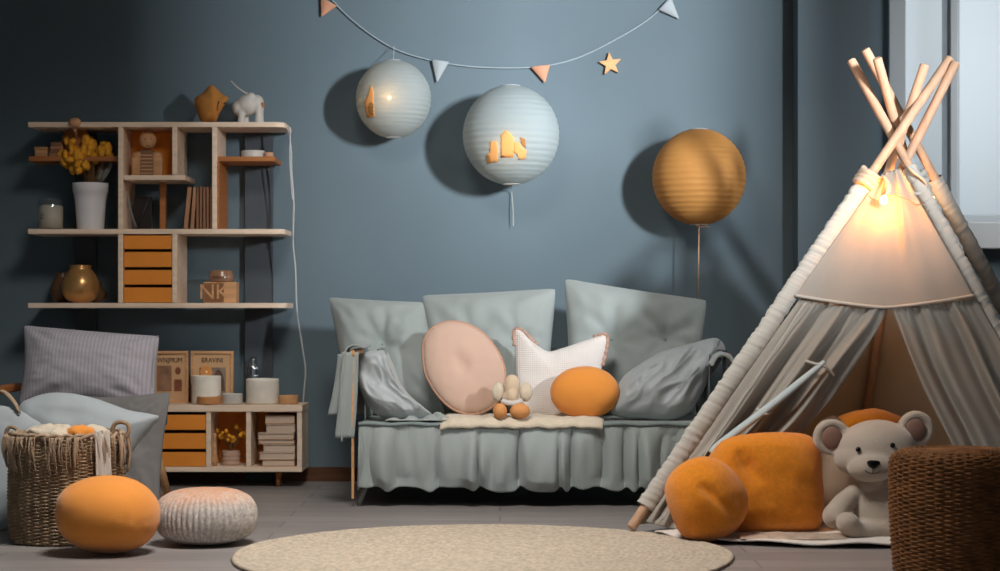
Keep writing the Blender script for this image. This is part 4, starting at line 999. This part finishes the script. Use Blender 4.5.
# ---------------------------------------------------------------- play tent
tent = thing('play_tent', (1.35, 6.75, 0), 'white canvas play tent on crossed wooden poles at the right', 'tent')
FLb = Vector((.43, 6.24, .022)); FRb = Vector((1.99, 6.22, 0)); BLb = Vector((1.02, 7.06, 0)); BRb = Vector((2.28, 7.08, 0)); Bb = Vector((1.375, 7.4, 0)); MLb = Vector((.80, 6.72, 0)); MRb = Vector((1.93, 7.3, 0))
def proj(p): return (500+p.x*F/p.y, HY-(p.z-CH)*F/p.y)
PO = {}
def pole(base, tip, Yc, key, r=.0165, name='pole'):
    bx, by = proj(base); yc = 168.0; xx = tip[0]+(bx-tip[0])*(yc-tip[1])/(by-tip[1])
    C_ = P(xx, yc, Yc); d = C_-base; lo, hi = .8, 2.2
    for _ in range(40):
        mid = (lo+hi)/2
        if proj(base+d*mid)[1] > tip[1]: lo = mid
        else: hi = mid
    T_ = base+d*lo; u = (T_-base).normalized()
    if base.z < .001: base = base+Vector((0, 0, .008))
    o = MB().tube([base, base.lerp(T_, .3), base.lerp(T_, .6), T_-u*.004, T_], lambda t: r if t < .99 else r*.85, 20).put(name, M_pole, tent, smooth=False, bevel=.002)
    for p in o.data.polygons: p.use_smooth = len(p.vertices) == 4
    PO[key] = o
    return C_, T_
CFL, TFL = pole(FLb, (950, 58), 6.60, 'FL'); CFR, TFR = pole(FRb, (851, 60), 6.648, 'FR')
CML, TML = pole(MLb, (956, 62), 6.70, 'ML'); CBL, TBL = pole(BLb, (925, 64), 6.70+.045, 'BL'); CMR, TMR = pole(MRb, (877, 58), 6.79, 'MR'); CBR, TBR = pole(BRb, (865, 49), 6.835, 'BR')
Ctop = P(903, 180, 6.80)
MB().tube([Bb+Vector((0, 0, .008)), Ctop], .0165, 20).put('pole', M_pole, tent, smooth=True)
# front plane
PN = (FRb-FLb).cross(CFL-FLb).normalized(); PN = -PN if PN.y > 0 else PN
def FP(px, py, off=.0):
    d = Vector(((px-500)/F, 1, (HY-py)/F)); o_ = Vector((0, 0, CH)); base = FLb+PN*off
    t = (base-o_).dot(PN)/d.dot(PN); return o_+d*t
def lerp2(a, b_, t): return (a[0]+(b_[0]-a[0])*t, a[1]+(b_[1]-a[1])*t)
def path(pts):
    sp = spline([Vector((a, b_, 0)) for a, b_ in pts], 8)
    def f_(t):
        x_ = t*(len(sp)-1); i = min(int(x_), len(sp)-2); q_ = sp[i].lerp(sp[i+1], x_-i); return (q_.x, q_.y)
    return f_
def yoke(u, v):
    a = lerp2((882, 174), (795, 296), v); b_ = lerp2((900, 168), (974, 296), v)
    x_, y_ = lerp2(a, b_, u); y_ += v*v*12*(1-abs(2*u-1)**1.3)
    fz = .5+.5*math.sin(u*21+1.2*(v-.5)+1.5*noise.noise(Vector((u*3, v, 0)))); d = .012*fz**3*math.sin(min(1, v*1.1)*PI)*(.6+noise.noise(Vector((u*5, v*2, 9))))+.012*noise.noise(Vector((u*6, v*1.3, 4)))
    return FP(x_, y_, .012+d*min(1, 8*u*(1-u)))
yk = MB().grid(yoke, 90, 60).put('canvas_yoke', M_canvas, tent, smooth=True, solid=.0015)
MB().tube([yoke(i/60, 1)+PN*.006 for i in range(61)], .0055, 8).put('hem', M_canvasd, yk, smooth=True)
Lp = path([(800, 299), (760, 355), (715, 420), (676, 476), (646, 522)]); Rp = path([(887, 308), (880, 325), (866, 349), (850, 374), (826, 406), (795, 436), (745, 462), (705, 500), (692, 534)])
def flapL(u, v):
    (ax, ay), (bx, by) = Lp(v), Rp(v); x_ = ax+(bx-ax)*u; y_ = ay+(by-ay)*u
    if v < .25: y_ += (1-v/.25)*6*u*(1-u)*2
    am = .010+.028*math.sin(min(1, v*1.3)*PI*.5)
    ph = u*5.2*PI+v*1.4+1.3*noise.noise(Vector((u*2, v*2.5, 7)))
    d = am*(.75*math.sin(ph)+.35*math.sin(ph*2.3+1))+.014*noise.noise(Vector((u*9, v*3, 2)))*v
    d += .004*math.sin(u*80)*math.exp(-v*14)
    e = min(1, u*6)*min(1, (1-v)*4+.05)
    if v > .55: d -= .03*(v-.55)*u
    return FP(x_, y_, .004+d*e)
MB().grid(flapL, 110, 90).put('canvas_flap', M_canvas, tent, smooth=True, solid=.0015)
Lp2 = path([(892, 309), (902, 335), (914, 365), (930, 402), (950, 440), (975, 490), (1000, 530)]); Rp2 = path([(976, 299), (1000, 340), (1035, 402), (1070, 465), (1100, 522)])
def flapR(u, v):
    (ax, ay), (bx, by) = Lp2(v), Rp2(v); x_ = ax+(bx-ax)*u; y_ = ay+(by-ay)*u
    am = .008+.024*math.sin(min(1, v*1.5)*PI*.5)
    ph = u*6.2*PI+v*1.2+1.2*noise.noise(Vector((u*2.4, v*2.5, 17)))
    d = am*(.75*math.sin(ph)+.35*math.sin(ph*1.9+1))+.010*noise.noise(Vector((u*9, v*3, 22)))*v
    d += .004*math.sin(u*80)*math.exp(-v*14)
    return FP(x_, y_, .004+d*min(1, (1-u)*6))
MB().grid(flapR, 110, 90).put('canvas_flap', M_canvas, tent, smooth=True, solid=.0015)
# pole casings (gathered fabric tubes)
def casing(base, C_, t0, t1, r, seed, off=0, ribs=90, flat=1.0, par=None):
    pts = []; n = ribs*4; mb = MB()
    d = (C_-base); u = d.normalized(); a_ = u.cross(Vector((0, 1, 0))).normalized(); b_ = u.cross(a_)
    rings = []
    for i in range(n+1):
        t = t0+(t1-t0)*i/n; p = base+d*t+PN*off; ring = []
        for j in range(20):
            an = 2*PI*j/20; tt = i*.26+.5*math.cos(an-.6); w_ = .20*noise.noise(Vector((tt, seed, .35*math.cos(an))))+.13*noise.noise(Vector((tt*2.3, seed+5, .5*math.sin(an))))
            ring.append(mb.bm.verts.new(p+(a_*math.cos(an)*1.0+b_*math.sin(an)*flat)*r*(1+w_*.8)))
        rings.append(ring)
    for A, B in zip(rings, rings[1:]):
        for j in range(20): mb.bm.faces.new((A[j], A[(j+1) % 20], B[(j+1) % 20], B[j]))
    return mb.put('pole_casing', M_canvasd, par, smooth=True)
casing(FLb, CFL, .055, .965, .031, 1, flat=.62, par=PO['FL']); casing(FRb, CFR, .05, 1.0, .027, 2, flat=.9, par=PO['FR']); casing(BRb, CBR, .05, .97, .028, 3, par=PO['BR'])
MB().tube([FP(*lerp2((806, 302), (662, 520), i/40), .026+.002*math.sin(i)) for i in range(41)], .0022, 6).put('seam', M_canvasd, tent, smooth=True)
# side and back canvases
def tri(A, B, top_, out, seed, m=M_canvi, nm='side_canvas'):
    def f_(u, v):
        p = top_.lerp(A.lerp(B, u), v); return p+Vector(out)*(1)+Vector(out).normalized()*(.02*math.sin(u*PI)*v*(-1)+.008*noise.noise(Vector((u*6, v*3, seed))))
    MB().grid(f_, 40, 40).put(nm, m, tent, smooth=True, solid=.0015)
ap = P(898, 176, 6.84)
tri(FLb+Vector((.03, .03, 0)), BLb, ap, (-.02, .012, .006), 1); tri(BLb, Bb, ap, (0, .03, .006), 2); tri(Bb, BRb, ap, (0, .03, .006), 3); tri(BRb, FRb+Vector((.02, .05, 0)), ap, (.022, .0, .006), 4)
# sash tying back left flap
tb = MB().tube(spline([FP(824, 362, .045), FP(800, 382, .055), FP(768, 408, .058), FP(740, 429, .05), FP(710, 452, .015)], 8), lambda t: .010+.011*math.sin(min(1, t*1.5+.1)*PI*.6), 12, flat=.6).put('tie_back', M_sash, tent, smooth=True)
MB().tube(spline([FP(806, 361, .03), FP(816, 364, .052), FP(826, 367, .05), FP(834, 376, .03)], 6), .005, 8).put('tie_loop', M_canvasd, tb, smooth=True)
MB().tube(spline([FP(757, 409, .05), FP(764, 414, .072), FP(771, 413, .06)], 6), .005, 8).put('tie_loop', M_canvasd, tb, smooth=True)
# lashing cloths
def wrap(c0, ax, r, turns, h, tr, seed):
    ax = Vector(ax).normalized(); a_ = ax.cross(Vector((0, 1, 0))).normalized(); b_ = ax.cross(a_); pts = []
    n = int(turns*20)
    for i in range(n+1):
        an = 2*PI*i/20; pts.append(Vector(c0)+ax*(h*(i/n-.5))+(a_*math.cos(an)+b_*math.sin(an))*(r+.006*noise.noise(Vector((i*.2, seed, 0)))))
    return pts
mb = MB(); mb.tube(wrap(FLb.lerp(CFL, .965), (TFL-FLb), .030, 3, .055, .01, 1), .015, 8, flat=.8); mb.tube(spline([P(884, 176, 6.55), P(889, 184, 6.53), P(888, 193, 6.53), P(884, 199, 6.54)], 5), .009, 8, flat=.5)
mb.put('lashing', mat('linen_lashing', (196, 172, 150), .9, bump=.4, bscale=200), tent, smooth=True)
mb = MB(); mb.tube(wrap(P(917, 186, 6.70), (.35, .1, -1), .036, 3, .085, .01, 2), .013, 8, flat=.7); mb.tube(spline([P(908, 166, 6.62), P(914, 172, 6.60), P(924, 180, 6.60), P(927, 188, 6.62), P(918, 194, 6.6), P(910, 192, 6.60)], 5), .009, 8, flat=.6)
mb.put('lashing', M_canvasd, tent, smooth=True)
# fairy lights
sl = thing('fairy_lights', P(884, 199, 6.52), 'string of warm fairy lights hung at the top of the tent', 'string lights')
wire = [FP(868, 196, .05), FP(876, 200, .06), P(884, 196, 6.50), FP(896, 196, .05), FP(908, 200, .04), FP(918, 205, .045), P(933, 196, 6.73)]
MB().tube(spline(wire, 6), .0018, 6).put('cord', M_woodw, sl, smooth=True)
bp_ = P(884, 200, 6.50); MB().ell(bp_, (.013, .013, .016), n=16).put('bulb', emis('tent_bulb', (255, 200, 110), 30), sl, smooth=True)
MB().ell(P(933, 198, 6.72), .006, n=12).put('bulb', M_bulb, sl, smooth=True)
def plight(p, e, r=.015, par=sl, c=(1, .33, .045)):
    l = bpy.data.lights.new('bulb_light', 'POINT'); l.energy = e; l.color = c; l.shadow_soft_size = r
    lo = bpy.data.objects.new('bulb_light', l); COL.objects.link(lo); lo.location = p; lo.parent = par; lo.matrix_parent_inverse = Matrix.Translation(par.location).inverted()
plight(bp_+Vector((.0, -.022, .004)), 5.5, .012); plight(P(897, 200, 6.72), 2.6, .02, c=(1, .62, .34)); plight(P(933, 200, 6.70), .15)
MB().ell(P(897, 196, 6.68), .009, n=12).put('bulb', M_bulb, sl, smooth=True)
# floor mat
fr = [P(a, b_, F*CH/(b_-HY)) for a, b_ in ((655, 537), (672, 540), (700, 542.5), (735, 545), (780, 547.5), (830, 549), (890, 549), (960, 549), (1080, 546))]
frs = spline(fr, 6); bk = [Vector((.62, 6.26, 0)), Vector((1.0, 6.95, 0)), Vector((1.38, 7.25, 0)), Vector((2.2, 7.0, 0))]; bks = spline(bk, 16)
K_ = len(frs)-1
def matf(u, v):
    a = frs[int(round(u*K_))]; b_ = bks[int(round(u*(len(bks)-1)))]
    p = a.lerp(b_, v); return Vector((p.x, p.y, .016+.003*noise.noise(p*9)+.004*math.sin(u*30)*math.exp(-v*14)))
tag(MB().grid(matf, K_, 30).put('tent_mat', mat('mat_cotton', (214, 206, 198), .9, bump=.3, bscale=150), smooth=True, solid=.006), 'white cotton mat spread on the floor under the tent opening', 'mat')
def fur(u, v):
    p = P(735+u*105, 535, 6.2); y = 6.0+v*.3
    h = max(0, math.sin(u*PI))**.4*max(0, math.sin(v*PI))**.5
    return Vector(((735-500)/F*6.1+u*105/F*6.1, 5.945+v*.13+.012*math.sin(u*7), .021+.013*h*(1+.5*noise.noise(Vector((u*8, v*4, 3))))))
tag(MB().grid(fur, 60, 24).put('fur_throw', mat('beige_fur', (184, 160, 140), .95, bump=1, bscale=160, sheen=.4, var=.2, vscale=40), smooth=True), 'flat beige furry throw on the mat in front of the orange cushion', 'throw')
# orange fleece cushions
o = thing('fleece_cushion', P(765, 538, 6.32), 'largest orange fleece cushion at the tent opening', 'cushion', 'orange fleece cushions in the tent')
Yc = 6.22; nn = Vector((0, -1, .12)).normalized()
def OL(pts, Y, n=5): return spline([P(a, b_, Y) for a, b_ in pts], n, True)
blob('cushion_body', OL([(714, 449), (728, 438), (757, 433), (790, 432.5), (811, 437), (820, 452), (822, 478), (823.5, 502), (822, 522), (812, 532), (785, 535), (740, 535), (712, 530), (702, 500), (704, 470)], Yc), P(763, 486, Yc), nn, .12, M_fleece, o, q=.42, wr=.006, wf=3.5, seed=3, rings=40, crumple=.0,
     pinch=[(P(744, 466, Yc), .028, .022), (P(738, 456, Yc), .022, .012), (P(750, 478, Yc), .03, .014), (P(800, 440, Yc), .03, .010)])
o = thing('fleece_cushion', P(707, 541, 6.08), 'smaller orange fleece cushion at the left corner of the tent', 'cushion', 'orange fleece cushions in the tent')
Ys = 6.03; crease = [(P(700+t*38, 488+t*34, Ys), .018, .010) for t in (0, .15, .3, .45, .6, .75, .9)]
blob('cushion_body', OL([(665, 486), (672, 472), (688, 460), (707, 456.5), (726, 464), (741, 481), (748, 498), (746, 515), (736, 530), (718, 540), (699, 541), (682, 535), (671, 515), (666, 500)], Ys), P(707, 499, Ys), nn, .105, M_fleece, o, q=.5, wr=.006, wf=4, seed=13, rings=40, pinch=crease+[(P(738, 505, Ys), .03, .015)])
o = thing('fleece_cushion', P(868, 500, 6.85), 'orange fleece cushion deep inside the tent behind the bear', 'cushion', 'orange fleece cushions in the tent')
MB().ell((1.335, 6.85, .205), (.20, .12, .175), n=48, amp=.05).put('cushion_body', M_fleece, o, smooth=True)
o = thing('cream_cushion', P(838, 520, 6.4), 'cream rounded cushion half hidden behind the teddy bear', 'cushion')
MB().ell((1.125, 6.44, .20), (.085, .07, .178), n=40, amp=.04).put('cushion_body', mat('cream_plush_cushion', (196, 176, 152), .95, bump=.4, bscale=200, sheen=.3), o, smooth=True)

# ---------------------------------------------------------------- teddy bear
Yt = 6.12
bear = thing('teddy_bear', P(885, 541, Yt), 'light beige teddy bear sitting at the tent opening', 'teddy bear')
def B_(px, py, dy=0): return P(px, py, Yt+dy)
tilt = Matrix.Rotation(-.08, 3, 'Y')
mb = MB()
mb.ell(B_(876, 450), (.128, .105, .098), M=tilt, n=40); mb.ell(B_(876, 456, -.01), (.136, .10, .074), M=tilt, n=40); mb.ell(B_(873, 467, -.082), (.082, .055, .048), M=tilt, n=32)
for ex, ey in ((831.5, 437), (916, 429)):
    c = B_(ex, ey, .01); n_ = 26
    mb.ell(c+Vector((0, .008, 0)), (.060, .022, .060), n=28)
    mb.tube([c+Vector((.045*math.cos(2*PI*i/n_), -.008, .045*math.sin(2*PI*i/n_))) for i in range(n_)], .0145, 10, closed=True)
mb.ell(B_(888, 508, .0), (.112, .1, .112), n=40); mb.ell(B_(888, 524, .0), (.118, .105, .065), n=36); mb.ell(B_(882, 486, 0), (.088, .075, .05), n=30)
def limb(pts, r): mb.tube(spline(pts, 6), r, 20); mb.ell(pts[0], r(0), n=20); mb.ell(pts[-1], r(1)*1.02, n=20)
limb([B_(856, 492, -.01), B_(843, 504, -.03), B_(835, 516, -.05)], lambda t: .030+.010*t); limb([B_(912, 490, -.02), B_(926, 502, -.04), B_(934, 515, -.05)], lambda t: .034+.008*t)
limb([B_(872, 531, -.06), B_(858, 533, -.09), Vector(((847.5-500)/F*6.0, 6.0, .065))], lambda t: .037-.001*t); limb([B_(900, 528, -.04), B_(914, 531, -.09), Vector(((928-500)/F*6.0, 6.0, .065))], lambda t: .042-.001*t)
mb.put('body', M_bear, bear, smooth=True, remesh=.0055)
for ex, ey in ((832, 438), (915.5, 430)):
    MB().ell(B_(ex, ey, -.011), (.033, .010, .036), n=24).put('inner_ear', M_bearin, bear, smooth=True)
for ex, ey, ed_ in ((858.2, 449.5, -.094), (892.6, 445.3, -.100)): MB().ell(B_(ex, ey, ed_), (.0085, .006, .0085), n=18).put('eye', M_blk, bear, smooth=True)
npt = [(867, 461.5), (870, 460.3), (873.5, 460.4), (877, 460.6), (880, 462), (879.5, 465), (875.5, 468.5), (873, 469), (869, 466.8), (867.2, 464)]
c = B_(873.4, 464.3, -.134)
blob('nose', spline([B_(a, b_, -.134) for a, b_ in npt], 3, True), c, (0, -1, .3), .009, M_blk, bear, wr=0, rings=8)
mb = MB().tube([B_(873, 468, -.143), B_(873, 473, -.141)], .0012, 6); mb.tube(spline([B_(865, 470.5, -.131), B_(869, 473, -.138), B_(873, 473.2, -.141), B_(878, 472.5, -.138), B_(882, 469, -.130)], 5), .0012, 6); mb.put('mouth', M_blk, bear)

# ---------------------------------------------------------------- wicker pouf
WC = Vector(((958-500)/F*5.36, 5.36, 0)); WR = .188; WH = .345
o = thing('wicker_pouf', WC, 'dark brown woven wicker pouf in the right foreground', 'pouf')
def wprof(s_):
    # s 0..1 along side and over the shoulder to the top
    if s_ < .62: t = s_/.62; return (WR*(.93+.07*math.sin(min(1, t*1.25)*PI*.5)), .006+t*(WH-.05))
    if s_ < .76:
        t = (s_-.62)/.14*PI/2; return (WR-.045*(1-math.cos(t)), WH-.044+.040*math.sin(t))
    t = (s_-.76)/.24; return (max(.002, (WR-.045)*(1-t)), WH-.004+.006*math.sin(t*PI/2))
mb = MB(); NSt = 44; rows = 74
for j in range(rows):
    s_ = j/(rows-1); R_, z_ = wprof(s_)
    if s_ > .995: continue
    ns = NSt
    pts = []
    m_n = max(24, int(ns*4*min(1, R_/WR+.25)))
    for i in range(m_n):
        a = 2*PI*i/m_n; w_ = .0036*math.sin(a*ns/2+(PI if j % 2 else 0)) if R_ > .1 else .001*math.sin(a*9+j)
        if s_ > .72: pts.append((WC.x+R_*math.cos(a), WC.y+R_*math.sin(a), z_+w_*.7))
        else: pts.append((WC.x+(R_+w_)*math.cos(a), WC.y+(R_+w_)*math.sin(a), z_+.0008*math.sin(a*23+j)))
    mb.tube(pts, .0036, 6, closed=True)
mb.put('woven_cover', M_wick, o, smooth=True)
MB().lathe([(WR*.9, .004), (WR-.005, .12), (WR-.006, WH-.05), (WR-.02, WH-.02), (WR-.05, WH-.006), (0, WH-.002)], (WC.x, WC.y, 0), 48).put('inner_body', mat('wicker_core', (60, 38, 20), .9), o, smooth=True)
